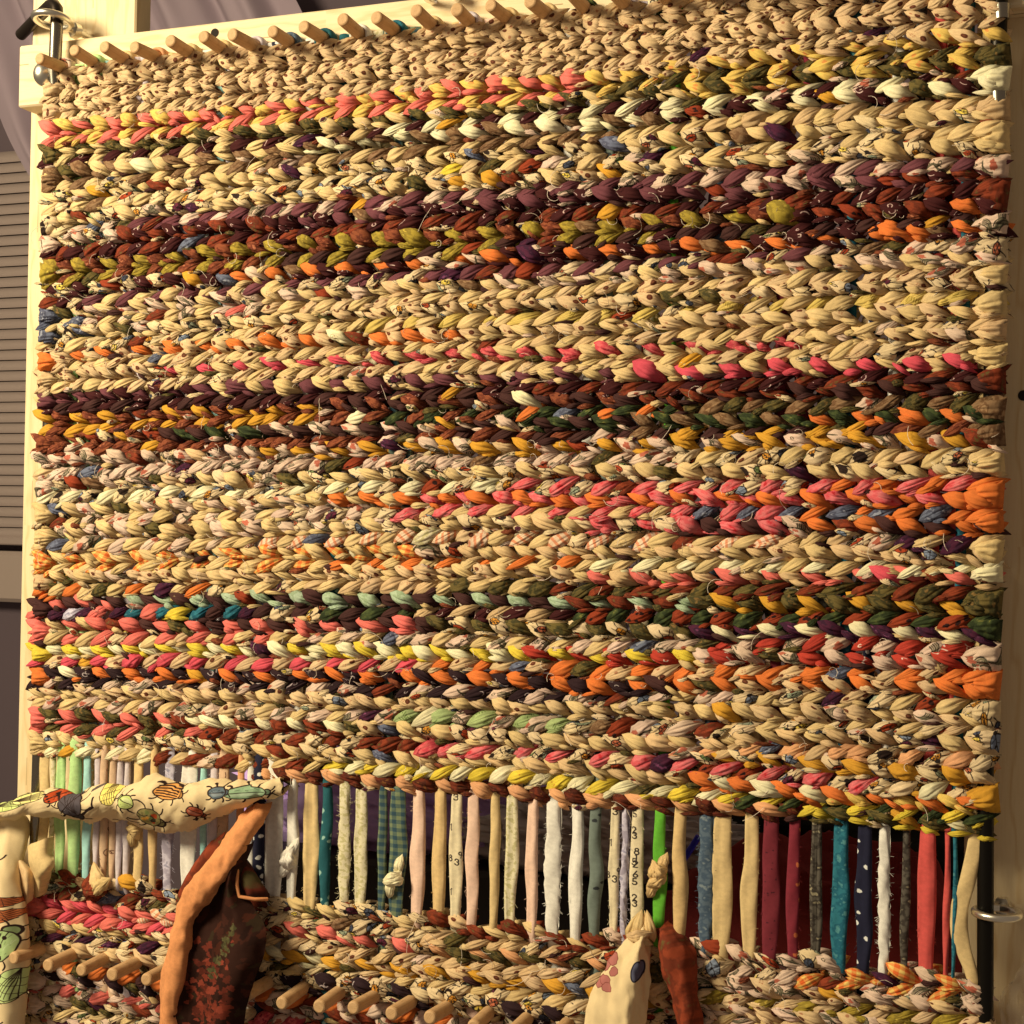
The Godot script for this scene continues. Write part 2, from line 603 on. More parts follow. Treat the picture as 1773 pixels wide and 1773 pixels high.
func put_leaf(b: Bundle, cloth_: String, at: Vector3, turn: float, size: Vector3, pick: int, tint: float, dip := 0.0) -> void:
	if not b.per.has(cloth_):
		b.per[cloth_] = [PackedVector3Array(), PackedVector3Array(), PackedVector2Array(), PackedColorArray()]
	var d: Array = b.per[cloth_]
	var rot := Basis(Vector3(0, 0, 1), turn) * Basis(Vector3(0, 1, 0), dip)
	var shape: Array = leaf[pick % leaf.size()]
	d[0].append_array(Transform3D(rot.scaled_local(size), at) * shape[0])
	d[1].append_array(Transform3D(rot, Vector3.ZERO) * shape[1])
	d[2].append_array(Transform2D(rng.randf_range(-0.3, 0.3), Vector2(rng.randf(), rng.randf())) * shape[2])
	var c := PackedColorArray()
	c.resize(shape[0].size())
	c.fill(Color(tint, tint * rng.randf_range(0.97, 1.0), tint * rng.randf_range(0.93, 1.0)))
	d[3].append_array(c)


func bundle_mesh(b: Bundle) -> ArrayMesh:
	var m := ArrayMesh.new()
	for k in b.per:
		var d: Array = b.per[k]
		var a := []
		a.resize(Mesh.ARRAY_MAX)
		a[Mesh.ARRAY_VERTEX] = d[0]
		a[Mesh.ARRAY_NORMAL] = d[1]
		a[Mesh.ARRAY_TEX_UV] = d[2]
		a[Mesh.ARRAY_COLOR] = d[3]
		a[Mesh.ARRAY_INDEX] = many_index.slice(0, d[0].size() / (LEAF_RINGS * (LEAF_ROUND + 1)) * leaf_index.size())
		m.add_surface_from_arrays(Mesh.PRIMITIVE_TRIANGLES, a)
		m.surface_set_material(m.get_surface_count() - 1, fabric[k])
	return m


# the rows from the top: the two strips of each twined row, up to which warp (0 to 49)
const ROWS := """
dt/dt
dt/dt
dt/dt
dt/dt
dt/dt
co/gy:31 dt/gy:50
co/gy:31 gy/ol:50
ol/cr:36 gy/ol:50
mw/cr:20 mw/wt:50
tp/cr:16 tp/wt:35 mw/wt:50
tp/cr:34 cr/cs:50
cr/bg:10 cr/cr:16 bg/cr:50
bg/cr:20 cr/bg:50
bg/cr:50
pb/bg:6 pl/pb:50
pb/bg:5 mw/ru:15 pl/mw:36 pl/pb:46 ru/mw:50
mw/ru:50
oy/rb:41 ru/mw:47 or/mw:50
oy/rb:15 oy/dk:35 dk/mw:50
mw/bg:12 or/mw:50
mw/bg:3 pl/cr:16 pl/bg:42 bg/pb:50
bl/cr:2 cr/pb:20 cr/cs:24 cr/pb:50
bl/cr:3 cr/pb:14 dt/cr:50
bl/bg:3 cr/bg:18 dt/bg:50
cr/bg:12 cr/dt:19 yl/cr:50
or/dt:25 cr/dt:50
dt/cr:18 cs/cr:50
dt/dt:7 pk/cr:19 cm/cr:42 cr/dt:50
dt/cr:50
pl/mw:11 pl/cr:34 pk/cr:50
mw/dk:29 mw/ru:50
go/rb:17 rb/dk:33 ru/dk:50
go/rb:18 rb/gn:28 or/gn:36 ol/tp:50
rb/rb:8 dk/gn:14 dk/pb:28 gn/dk:34 tp/gn:42 or/gn:50
rb/rb:24 rb/dk:36 go/dk:46 rb/tp:50
pb/pb:13 go/pb:50
pb/pb:36 bg/cr:50
pb/bg:8 cr/bg:50
wt/bg:27 rs/bg:42 rs/or:50
cr/pb:17 or/cr:23 or/rs:50
cr/pb:21 rs/cr:36 rs/bl:41 or/bl:50
cr/pb:19 cr/bg:31 rs/bg:36 rs/dk:41 or/dk:50
cr/pb:13 ps/cr:41 cr/cs:45 pu/cr:50
gg/cr:23 cr/cs:50
gg/cr:17 or/cr:31 wt/cr:50
dt/cr:32 co/cs:50
or/cr:11 cr/cs:24 cr/ol:30 ru/ol:50
dk/co:5 mg/dk:31 mg/ru:37 go/ol:50
co/pu:6 te/ye:10 te/dk:13 dk/bg:18 gn/dk:23 mw/cs:31 lb/gn:50
co/cr:7 co/dk:24 ol/bg:37 wt/pu:50
co/cr:16 cr/pb:37 rd/pb:50
ye/wt:29 ye/rd:37 rd/pb:50
pk/dt:24 or/dt:50
or/bk:35 or/dt:50
bk/pb:34 cr/pb:38 cr/bg:50
cr/dt:20 dt/cr:50
cr/pb:22 gl/pb:31 pb/bg:38 cr/bg:50
co/ol:9 wt/ru:19 cr/bg:34 cr/cs:50
co/ol:11 ru/bg:23 rs/bg:46 bg/go:50
cr/bg:20 cr/bl:23 cr/cs:37 wt/or:43 gy/or:50
cr/wt:8 ru/cr:18 ye/wt:39 ye/gn:50
pe/rk:42 ye/ol:50
"""
# where each row lies at mid-width, millimetres down from the pegs
const ROW_Y := [-4.5, -12.1, -19.7, -27.3, -34.9, -42.5, -49.9, -55.9, -62.6, -69.3, -77.7, -85.1, -92.5, -100.2, -107.6, -115.4, -123.4, -132.2, -140.3, -148.4, -156.5, -163.8, -170.8, -178.9, -185.9, -194.0, -201.0, -207.7, -214.7, -222.7, -230.1, -237.1, -243.8, -251.5, -257.4, -264.4, -272.5, -280.9, -288.5, -296.6, -303.9, -312.3, -320.7, -328.7, -335.7, -342.7, -350.7, -359.4, -366.8, -375.8, -383.5, -391.9, -399.5, -408.6, -415.6, -423.9, -433.3, -442.7, -451.4, -459.8, -467.1, -475.8]
# further rows twined upwards from the bottom pegs
const LOW := """
ru/bg:15 cr/bg:24 ru/cr:37 bg/pb:43 gg/pb:50
ru/bg:14 cs/bg:36 bg/pb:41 gg/pb:50
co/pk:7 ps/co:12 co/bg:24 pe/ol:36 dt/pb:50
pk/co:13 dt/cs:37 oy/dt:50
bg/cr:13 go/wt:19 go/dt:36 dt/pb:50
bg/pu:12 cr/bg:36 cr/pb:50
bg/cs:12 bk/bg:37 dt/oy:50
or/dk:12 or/pb:34 cs/pb:50
pb/bk:11 ru/pb:36 cr/bg:50
co/pb:12 cm/pb:36 dt/pb:50
pb/bg:50
cr/bg:50
bg/pb:50
"""
# single odd puffs the weaver left: row, warp, cloth, size
const ODD := [[5, 30, "co", 1.5], [4, 36, "pu", 0.9], [4, 44, "pu", 1.0], [29, 34, "pk", 1.35], [29, 36, "pk", 1.15], [31, 16, "go", 1.1], [19, 45, "or", 1.5], [17, 40, "oy", 1.5], [45, 45, "pk", 1.6], [44, 49, "wt", 1.2],
	[46, 8, "pu", 1.15], [35, 7, "pb", 0.9], [36, 9, "pu", 1.0], [9, 6, "wt", 1.5], [11, 46, "cr", 1.3], [12, 48, "cr", 1.3], [8, 47, "cr", 0.9], [53, 35, "dk", 1.3], [56, 23, "wt", 1.4], [53, 49, "or", 1.12], [52, 49, "or", 1.12], [56, 20, "pu", 0.8],
	[58, 23, "cm", 1.3], [14, 6, "pl", 1.25], [22, 12, "co", 0.9], [12, 24, "ye", 1.1], [13, 27, "ru", 1.0], [11, 28, "pu", 1.1], [11, 40, "pu", 1.2], [39, 49, "or", 1.12], [40, 49, "or", 1.12], [48, 7, "co", 1.2], [48, 8, "te", 1.1], [48, 2, "lv", 1.0],
	[51, 14, "pu", 1.05], [41, 29, "cs", 1.5], [33, 24, "go", 0.9], [32, 3, "go", 1.0], [58, 37, "lb", 1.0], [58, 39, "lb", 1.0], [42, 17, "bl", 1.1], [42, 23, "fl", 1.3], [26, 26, "ru", 0.9], [24, 33, "lb", 1.0], [20, 24, "pu", 1.1], [49, 20, "co", 1.2]]


func knots(at: Array, k: float) -> float:          # a value between listed [key, value] pairs
	for i in at.size() - 1:
		if k <= at[i + 1][0]:
			return lerpf(at[i][1], at[i + 1][1], clampf((k - at[i][0]) / (at[i + 1][0] - at[i][0]), 0.0, 1.0))
	return at[at.size() - 1][1]


func row_y(k: int, x: float) -> float:             # rows sag to the left and climb a little to the right, as beaten down by hand
	var sag := knots([[0.0, 0.0], [5.0, 0.0], [8.0, 4.5], [17.0, 7.5], [31.0, 7.7], [43.0, 13.4], [53.0, 14.0], [58.0, 7.0], [61.0, 8.0]], k)
	var rise := knots([[0.0, 1.0], [5.0, 3.0], [17.0, -1.0], [19.0, 2.0], [29.0, 4.0], [39.0, 1.5], [43.0, 3.0], [53.0, 9.0], [55.0, 9.5], [57.0, 14.0], [58.0, -2.5], [60.0, -2.0], [61.0, 2.0]], k)
	var y: float = ROW_Y[k]
	y -= sag * pow(clampf(1.0 - x / 340.0, 0.0, 1.1), 1.2)
	y += rise * clampf((x - 400.0) / 150.0, 0.0, 1.0)
	return y + 0.8 * sin(x * 0.021 + k * 1.7) + 0.5 * sin(x * 0.05 + k * 0.9)


func pair_at(text: String, i: int) -> Array:
	for seg in text.split(" ", false):
		var parts := seg.split(":")
		if parts.size() < 2 or i < int(parts[1]):
			return parts[0].split("/")
	return text.split(" ", false)[-1].split(":")[0].split("/")


func warp_x(i: float) -> float:
	return -6.35 + PITCH * i


func build_rug() -> void:
	var rug := thing("rag_rug", "unfinished twined rag rug of many thin rows in cream, maroon, orange and pink", "rug", V(305, -690, 0))
	var rows := ROWS.strip_edges().split("\n")
	var lines: Array = []          # [text, slant, first warp, y of each warp, is it an upper row]
	for k in rows.size():
		var ys := PackedFloat32Array()
		for i in 50:
			ys.append(row_y(k, warp_x(i)))
		lines.append([rows[k], -1.0 if k % 2 else 1.0, 14 if k == 61 else 0, ys, k])
		if k == 57:                # two short rows that fill in at the right
			for s in 2:
				var short := PackedFloat32Array()
				for i in 50:
					var x := warp_x(i)
					short.append(lerpf(row_y(57, x), row_y(58, x), (s + 1) / 3.0))
				lines.append([["cs/pe:44 pe/bg:50", "go/bg:50"][s], [1.0, -1.0][s], 36 + s, short, 57])
	var low := LOW.strip_edges().split("\n")
	for j in low.size():
		var ys := PackedFloat32Array()
		for i in 50:
			var x := warp_x(i)
			ys.append(-565.0 - 7.7 * j - (6.0 if j > 6 else 0.0) + 6.5 * x / 620.0 + 1.1 * sin(x * 0.03 + j) + (3.0 if j == 0 else 0.0) * sin(x * 0.11))
		lines.append([low[j], 1.0 if j % 2 else -1.0, 0, ys, 100 + j])
	for n in lines.size():
		var l: Array = lines[n]
		var b := Bundle.new()
		var singles: Array = []
		var k: int = l[4]
		var shift := rng.randf_range(-1.8, 1.8)
		for i in range(l[2], 50):
			var y: float = l[3][i]
			var x := warp_x(i)
			# room to the rows above and below at this warp
			var above := 8.0
			var below := 8.0
			for o in [1, 2, 3]:
				if n - o >= 0 and lines[n - o][2] <= i and (lines[n - o][4] < 100) == (k < 100):
					above = lines[n - o][3][i] - y
					break
			for o in [1, 2, 3]:
				if n + o < lines.size() and lines[n + o][2] <= i and (lines[n + o][4] < 100) == (k < 100):
					below = y - lines[n + o][3][i]
					break
			var pitch := clampf((above + below) / 2.0, 5.5, 10.0)
			var two := pair_at(l[0], i)
			var which: String = two[(i + (1 if k in [12, 20, 26] else 0)) % 2]
			if which in ["bg", "pb"] and rng.randf() < 0.13:
				which = ["ru", "pu", "bl", "go", "ol", "ol", "cs", "tp", "lb"][rng.randi_range(0, 8)]
			elif which in ["cr", "cs"] and k > 10 and rng.randf() < 0.14:
				which = ["bg", "pb", "dt", "bg"][rng.randi_range(0, 3)]
			elif which in ["mw", "dk", "rb"] and rng.randf() < 0.13:
				which = ["ru", "ol", "go", "tp", "pb", "lb"][rng.randi_range(0, 5)]
			elif rng.randf() < 0.03 and k > 6:
				which = ["ru", "pu", "bl", "go", "ol", "bg", "wt", "pb"][rng.randi_range(0, 7)]
			var big := 1.0
			for o in ODD:
				if o[0] == k and o[1] == i:
					which = o[2]
					big = o[3]
			var slope: float = l[1] * deg_to_rad(rng.randf_range(13.0, 31.0))
			var pick := rng.randi_range(0, 10)
			if which in ["rb", "bg", "pb"] and rng.randf() < 0.65 or rng.randf() < (0.5 if k < 5 else 0.16):
				pick = rng.randi_range(11, 15)
			var width := pitch * rng.randf_range(0.78, 1.14) * big
			var size := Vector3(rng.randf_range(18.5, 25.0) * (0.6 + 0.4 * big) * (0.86 if k < 5 else 1.0), width, width * rng.randf_range(0.50, 0.80)) * 0.001
			var deep := 3.5 if k > 106 else 0.0
			var at := V(x + rng.randf_range(-1.7, 1.7) + shift + 1.3 * sin(y * 0.035 + i * 1.3), y + rng.randf_range(-0.7, 0.7), rng.randf_range(-1.1, 1.1) + 0.6 - deep)
			var dip := rng.randf_range(0.10, 0.26)
			var tint := rng.randf_range(0.80, 1.0)
			# the strand's other half behind the warp
			put_leaf(b, two[(i + 1) % 2], at + Vector3(0, 0, -0.0085), -slope, Vector3(0.0185, pitch * 0.00125, pitch * 0.0008), 3, 0.95)
			if i >= 45 and k < 62 and k > 0 and not (k == 57 and l[2] > 0):
				var sb := Bundle.new()
				put_leaf(sb, which, at, slope, size, pick, tint, dip)
				singles.append(sb)
			else:
				put_leaf(b, which, at, slope, size, pick, tint, dip)
			# slivers of the same strips squeezed out between the rows
			for e in (2 if k < 5 else 1):
				if rng.randf() < 0.8:
					var sliver: String = two[rng.randi_range(0, 1)]
					if rng.randf() < 0.3 and k > 5:
						sliver = ["bg", "pb", "dk", "rb", "cr", "ol", "bg"][rng.randi_range(0, 6)]
					put_leaf(b, sliver, V(x + rng.randf_range(-6.0, 6.0), y - below * rng.randf_range(0.35, 0.6), rng.randf_range(0.6, 2.6) - deep), slope * rng.randf_range(-0.6, 1.4), Vector3(rng.randf_range(9.0, 17.0), rng.randf_range(2.4, 4.6), rng.randf_range(2.5, 4.5)) * 0.001, rng.randi_range(0, 15), tint * rng.randf_range(0.85, 1.0), rng.randf_range(-0.1, 0.2))
			# the turn round the edge rod
			var pair_down: bool = (i == 0 and l[1] < 0.0) or (i == 49 and l[1] > 0.0)
			if (i == 0 or i == 49) and pair_down and rng.randf() < 0.93:
				var yy := y - below * 0.5
				var sgn := -1.0 if i == 0 else 1.0
				var wide := (pitch + below) * rng.randf_range(0.86, 1.06)
				put_leaf(b, which, V(x + sgn * 1.2, yy, -0.2), rng.randf_range(-0.12, 0.12) + (PI if i == 0 else 0.0), Vector3(0.0165, wide * 0.00104, 0.0125), rng.randi_range(16, 20), tint)
		var row := part("twined_row", bundle_mesh(b), null, rug)
		for sb in singles:
			part("stitch", bundle_mesh(sb), null, row)
	build_warps(rug)
	build_threads(rug)


# the warp strips: px-free table of "x mm, width mm, cloth, manner", seen whole in the gap between the two woven ends
const WARPS := """
-3.0 8.3 cr flat
4.2 3.9 fl round
10.5 7.7 vl double
22.0 9.6 vl round
32.5 6.2 mt flat
40.5 4.7 wg flat
46.6 6.1 bn round
53.2 5.2 bn round
58.8 4.7 wg round
64.8 5.1 wg round
74.0 7.8 cr flat .55 cr
86.4 6.4 tn round
97.8 8.2 lv fray .4 lv
113.9 12.1 wh double
124.6 4.9 mt flat
132.6 6.2 wg flat
140.1 7.9 bn flat
153.2 5.2 pe round
160.1 5.6 wh flat
167.0 8.6 nv round
178.2 12.9 wh double
191.8 8.1 wh fold .62 wh
205.2 10.5 cr double
216.5 7.1 td round
229.3 7.4 fl fray
240.8 8.6 fl double
256.1 6.1 ck flat
266.6 11.2 ck flat .68 wt
280.5 9.5 pp fold
295.4 9.0 tn fold
306.7 8.2 nm double
317.5 8.1 pp flat
332.0 6.5 cr round
343.0 8.3 fl double
356.9 8.2 pp fold
370.2 9.6 wh fray
384.9 8.4 wh fold
396.9 8.0 lp round
408.7 6.1 nm double
415.1 4.3 lv fray
422.6 7.8 nm flat
436.3 7.4 gr flat .45 tn
448.5 8.3 tn round
464.0 8.6 gb fray
473.5 11.2 cr double
490.3 9.1 cr double
501.7 9.7 mr flat
515.2 7.2 mo flat
527.6 6.5 gk double
541.1 9.3 te fold
554.2 8.9 nv fold
565.2 6.0 wh fray
576.8 4.7 gk flat
588.2 9.6 cl fold
598.7 3.4 cl round
602.6 2.7 te round
613.5 8.8 cr bent
"""

func build_warps(rug: Node3D) -> void:
	var n := 0
	for line in WARPS.strip_edges().split("\n"):
		var f := line.split(" ", false)
		var x := float(f[0])
		var wide := float(f[1]) * 1.08
		var manner := f[3]
		var r := RandomNumberGenerator.new()
		r.seed = 300 + n
		n += 1
		var fell := -484.0 if x > 180 else -472.0
		var low := -560.0 + 6.0 * x / 620.0
		var stations := [[2.0, 8.0, 0.0], [-60.0, 6.5, 0.0], [-250.0, 6.5, 0.0], [fell + 30.0, 6.5, 0.0], [fell + 6.0, wide * 0.8, 0.0], [lerpf(fell, low, 0.25), wide * r.randf_range(0.85, 1.0), r.randf_range(-0.8, 0.8)], [lerpf(fell, low, 0.5), wide * r.randf_range(0.95, 1.1), r.randf_range(-1.2, 1.2)], [lerpf(fell, low, 0.75), wide * r.randf_range(0.85, 1.0), r.randf_range(-0.8, 0.8)], [low - 4.0, wide * 0.72, 0.0], [low - 24.0, 8.0, 0.0], [-640.0, 8.0, 0.0]]
		if manner == "bent":
			for k in [5, 6, 7]:
				stations[k][2] -= [3.5, 8.0, 6.5][k - 5]
		var st := SurfaceTool.new()
		st.begin(Mesh.PRIMITIVE_TRIANGLES)
		var sides := 16
		var ring_before := PackedVector3Array()
		var v_before := 0.0
		var steps := 44
		var groove := r.randf_range(-0.3, 0.3)
		var xs: Array = []
		for s in stations:
			xs.append(Vector3(s[0], s[1], s[2]))
		for j in steps + 1:
			var q: Vector3 = spline(xs, float(j) / steps)
			var gap := smoothstep(fell + 14.0, fell + 4.0, q.x) * smoothstep(low - 14.0, low - 4.0, q.x)
			var ring := PackedVector3Array()
			for k in sides + 1:
				var a := TAU * k / sides
				var hx := cos(a) * q.y * 0.5
				var hz := sin(a) * (2.6 if manner == "round" else 1.5) * (1.0 + 0.0 * gap)
				if manner == "round":
					hz = sin(a) * maxf(q.y * 0.36, 1.6)
				if manner == "double" and sin(a) > 0.0:
					hz -= 2.0 * exp(-pow((cos(a) - groove) / 0.16, 2.0)) * gap
				if manner == "fold" and sin(a) > 0.0:
					hz += (1.1 if cos(a) > groove else -0.5) * gap
				if manner == "fray":
					hx += gap * 0.6 * sin(q.x * 2.1 + k)
				hz += 0.35 * sin(q.x * 0.23 + a * 2.0 + n)
				ring.append(V(x + q.z + hx, q.x, -4.4 + 4.9 * gap + hz))
			var v := -q.x / 40.0
			if j > 0:
				for k in sides:
					var u0 := -float(k) / sides * q.y * 2.2 / 40.0 + n * 0.37
					var u1 := -float(k + 1) / sides * q.y * 2.2 / 40.0 + n * 0.37
					quad(st, ring_before[k + 1], ring_before[k], ring[k], ring[k + 1], Vector2(u1, v_before), Vector2(u0, v_before), Vector2(u0, v), Vector2(u1, v))
			ring_before = ring
			v_before = v
		st.generate_normals()
		var strip := part("warp_strip", st.commit(), fabric[f[2]], rug)
		if manner != "round":
			var hairs := SurfaceTool.new()
			hairs.begin(Mesh.PRIMITIVE_TRIANGLES)
			for k in (60 if manner == "fray" else 22):
				var y := lerpf(fell - 3.0, low + 3.0, r.randf())
				var sgn := -1.0 if r.randf() < 0.5 else 1.0
				hair(hairs, V(x + sgn * wide * 0.34, y, 0.5), V(x + sgn * (wide * 0.43 + r.randf_range(0.2, 2.6 if manner == "fray" else 1.1)), y + r.randf_range(-2.5, 2.5), r.randf_range(-1.0, 2.0)), 0.12)
			hairs.generate_normals()
			part("frayed_edge", hairs.commit(), fabric[f[2]], strip).set_meta("kind", "stuff")
		if f.size() > 4:               # a knot where two strips were tied together
			var ky := lerpf(fell, low, float(f[4]))
			var b := Bundle.new()
			var kc := f[5] if f.size() > 5 else f[2]
			for k in 5:
				put_leaf(b, kc, V(x + r.randf_range(-1.5, 1.5), ky + r.randf_range(-4.0, 4.0), 4.0 + r.randf_range(-1.0, 1.5)), r.randf() * TAU, Vector3(r.randf_range(11.0, 15.0), r.randf_range(6.5, 9.0), 7.0) * 0.001, 11 + k, 1.0)
			for k in 2:
				put_leaf(b, kc, V(x + (k * 2.0 - 1.0) * 3.0, ky + (6.0 if k else -8.0), 3.0), 1.3 + r.randf_range(-0.4, 0.4), Vector3(15.0, 6.5, 3.0) * 0.001, 12 + k, 1.0)
			part("knot", bundle_mesh(b), null, strip)


func hair(st: SurfaceTool, a: Vector3, b: Vector3, rad: float) -> void:
	var t := (b - a).normalized()
	var s := t.cross(Vector3(0.3, 0.2, 1)).normalized() * rad * 0.001
	var u := s.cross(t)
	var ra := [a + s, a - s * 0.5 + u * 0.87, a - s * 0.5 - u * 0.87]
	var rb := [b + s, b - s * 0.5 + u * 0.87, b - s * 0.5 - u * 0.87]
	for k in 3:
		var m := (k + 1) % 3
		quad(st, ra[k], rb[k], rb[m], ra[m])


func build_threads(rug: Node3D) -> void:          # loose threads that hang off the torn strips
	var st := SurfaceTool.new()
	st.begin(Mesh.PRIMITIVE_TRIANGLES)
	var r := RandomNumberGenerator.new()
	r.seed = 77
	for k in 330:
		var x := r.randf_range(-8.0, 620.0)
		var y := r.randf_range(-482.0, -40.0)
		if k % 8 == 0:
			y = r.randf_range(-600.0, -556.0)
		var z := r.randf_range(3.0, 5.0)
		var a := r.randf() * TAU
		var bend := r.randf_range(-0.9, 0.9)
		var p := V(x, y, z)
		var len := r.randf_range(0.8, 3.0)
		for s in r.randi_range(4, 8):
			a += bend
			z = clampf(z + r.randf_range(-0.8, 1.4), 3.0, 9.0)
			x += cos(a) * len
			y += sin(a) * len - 0.3
			var q := V(x, y, z)
			hair(st, p, q, 0.16)
			p = q
	st.generate_normals()
	var o := part("loose_thread", st.commit(), look("thread", dyed(226, 196, 152), 0.8), rug)
	o.set_meta("kind", "stuff")


# ---------------------------------------------------------------- the loom

func build_loom() -> void:
	var loom := thing("peg_loom", "pale pine rag rug loom with rows of dowel pegs along its bars", "loom", V(305, -720, -18))
	var pine_x := wood("pine_bar", Color(0.93, 0.86, 0.73), Color(0.80, 0.66, 0.46), true, 5)
	var pine_y := wood("pine_post", Color(0.92, 0.85, 0.71), Color(0.80, 0.67, 0.47), false, 8)
	var dowel := wood("dowel", Color(0.80, 0.66, 0.50), Color(0.60, 0.45, 0.31), false, 21)
	dowel.uv1_scale = Vector3(60, 60, 9)
	var steel := look("zinc", Color(0.90, 0.89, 0.86), 0.30, 1.0)
	var dark := look("hole", Color(0.10, 0.07, 0.05), 0.9)
	part("top_bar", block(V(-45.5, -22, -28), V(690, 22, -9), 0.0012), pine_x, loom)
	part("bottom_bar", block(V(-45.5, -634, -28), V(690, -590, -9), 0.0012), pine_x, loom)
	part("left_post", block(V(-50, -720, -47), V(39, 150, -28.2), 0.0012), pine_y, loom)
	part("right_post", block(V(606, -720, -47), V(695, 150, -28.2), 0.0012), pine_y, loom)
	var hole := CylinderMesh.new()
	hole.top_radius = 0.0030
	hole.bottom_radius = 0.0030
	hole.height = 0.004
	hole.radial_segments = 20
	for p in [V(116, 15, -10.7), V(634, -235, -29.9)]:
		var h := part("screw_hole", hole, dark, loom)
		h.position = p - loom.position
		h.rotation.x = PI / 2
	# the dowel pegs
	var wraps := ["pb", "vl", "cr", "pe", "cr", "cr", "wg", "gb", "td", "wh", "te", "cr", "wg", "cr", "cr", "gn", "wg", "gn", "cr", "wh", "lv", "cr", "cr", "cr", "cr"]
	for i in 25:
		var peg := part("peg", peg_shape(i), dowel, loom)
		peg.position = V(i * 25.4, 0, -9.2) - loom.position
		peg.rotation = Vector3(rng.randf_range(-0.06, 0.06), rng.randf_range(-0.06, 0.06), rng.randf() * TAU)
		var path := PackedVector3Array()
		for k in 13:
			var a := PI * k / 12.0
			path.append(V(i * 25.4 + cos(a) * 5.6, sin(a) * 5.6, -3.6))
		path.insert(0, V(i * 25.4 + 5.8, -8.0, -3.6))
		path.append(V(i * 25.4 - 5.8, -8.0, -3.6))
		part("warp_loop", tube(path, PackedFloat32Array([0.0016]), 10, 3.1, 0.04), fabric[wraps[i]], loom)
	for i in 25:
		var peg := part("peg", peg_shape(i + 40), dowel, loom)
		peg.position = V(i * 25.4, -612.5, -9.2) - loom.position
		peg.rotation = Vector3(rng.randf_range(-0.06, 0.06), rng.randf_range(-0.06, 0.06), rng.randf() * TAU)
		peg.scale = Vector3(1.04, 1.04, 1.16)
	# eye bolts that carry the rods
	eye_bolt(loom, V(-8.5, 33, 1.5), Vector3(0.35, -0.15, -1), 0.0125, 0.0024, steel)
	eye_bolt(loom, V(625, -519.5, -1.0), Vector3(0.12, 0, -1), 0.0115, 0.0022, steel)
	eye_bolt(loom, V(285, 19, -3), Vector3(0.1, -0.05, -1), 0.0105, 0.0022, steel)
	var knob := SphereMesh.new()
	knob.radius = 0.0075
	knob.height = 0.0175
	var kn := part("bolt_head", knob, steel, loom)
	kn.position = V(-15.5, -4, 0.5) - loom.position


func peg_shape(seed_: int) -> ArrayMesh:
	var r := RandomNumberGenerator.new()
	r.seed = seed_
	var rad := 0.0041 * r.randf_range(0.96, 1.03)
	var len := 0.0338 * r.randf_range(0.97, 1.03)
	var st := SurfaceTool.new()
	st.begin(Mesh.PRIMITIVE_TRIANGLES)
	var prof := [[0.0, rad], [len * 0.5, rad], [len - 0.0013, rad], [len - 0.0004, rad * 0.9], [len, rad * 0.72], [len, 0.00001]]
	for i in prof.size() - 1:
		st.set_smooth_group(0 if i < 2 else -1)
		for k in 24:
			var c0 := Vector2.from_angle(TAU * k / 24.0)
			var c1 := Vector2.from_angle(TAU * (k + 1) / 24.0)
			var z0: float = prof[i][0]
			var z1: float = prof[i + 1][0]
			var r0: float = prof[i][1]
			var r1: float = prof[i + 1][1]
			quad(st, Vector3(c0.x * r0, c0.y * r0, z0), Vector3(c0.x * r1, c0.y * r1, z1), Vector3(c1.x * r1, c1.y * r1, z1), Vector3(c1.x * r0, c1.y * r0, z0))
	st.generate_normals()
	return st.commit()


func eye_bolt(loom: Node3D, at: Vector3, towards: Vector3, ring: float, thick: float, mat: Material) -> void:
	var path := PackedVector3Array()
	var t := towards.normalized()
	var side := Vector3(0, 1, 0).cross(t).normalized()
	for k in 26:
		var a := TAU * k / 25.0
		path.append(at + (t * cos(a) + side * sin(a)) * ring)
	var bolt := part("eye_bolt", tube(path, PackedFloat32Array([thick]), 12), mat, loom)
	part("shank", tube(PackedVector3Array([at + t * (ring - 0.001), at + t * (ring + 0.034)]), PackedFloat32Array([thick]), 12), mat, bolt)
	part("nut", tube(PackedVector3Array([at + t * (ring + 0.004), at + t * (ring + 0.0085)]), PackedFloat32Array([thick * 2.3]), 6), mat, bolt)


func build_rods() -> void:
	var bright := look("plated_rod", Color(0.60, 0.58, 0.55), 0.26, 1.0)
	var black := look("dark_rod", Color(0.13, 0.12, 0.11), 0.35, 0.8)
	var left := thing("steel_rod", "bent steel rod with a hooked top along the left edge of the rug", "rod", V(-9, -640, 0))
	part("shaft", tube(PackedVector3Array([V(-12.5, -640, -2), V(-9, -250, -4), V(-7.5, -24, -3.5), V(-6, -4, 1.5), V(-5, 30, 1.5)]), PackedFloat32Array([0.0044]), 16), bright, left)
	part("hooked_handle", tube(PackedVector3Array([V(-5, 29.5, 1.5), V(-5, 36, 1.4), V(-6, 41, 0.5), V(-10, 45, -1.5), V(-16, 46.2, -5), V(-36, 44, -17), V(-63, 39, -32)]), PackedFloat32Array([0.0044, 0.0044, 0.0044, 0.0044, 0.0043, 0.0042, 0.0041]), 16), look("worn_rod", Color(0.24, 0.21, 0.19), 0.35, 0.9), left)
	var right := thing("steel_rod", "straight dark steel rod along the right edge of the rug", "rod", V(619, -640, 0))
	part("shaft", tube(PackedVector3Array([V(620.5, -640, -1), V(618.8, -500, -1), V(617.6, -430, -4), V(617.6, -140, -4), V(618.4, -60, -3.5), V(619.6, 60, -3)]), PackedFloat32Array([0.0044]), 16), black, right)
	for g in [[-27.0, 619.9], [-75.0, 619.2]]:
		part("bare_spot", tube(PackedVector3Array([V(g[1] - 0.1, g[0] - 4.0, -0.4), V(g[1], g[0] + 4.0, -0.2)]), PackedFloat32Array([0.00455]), 16), bright, right)


# ---------------------------------------------------------------- hanging strips

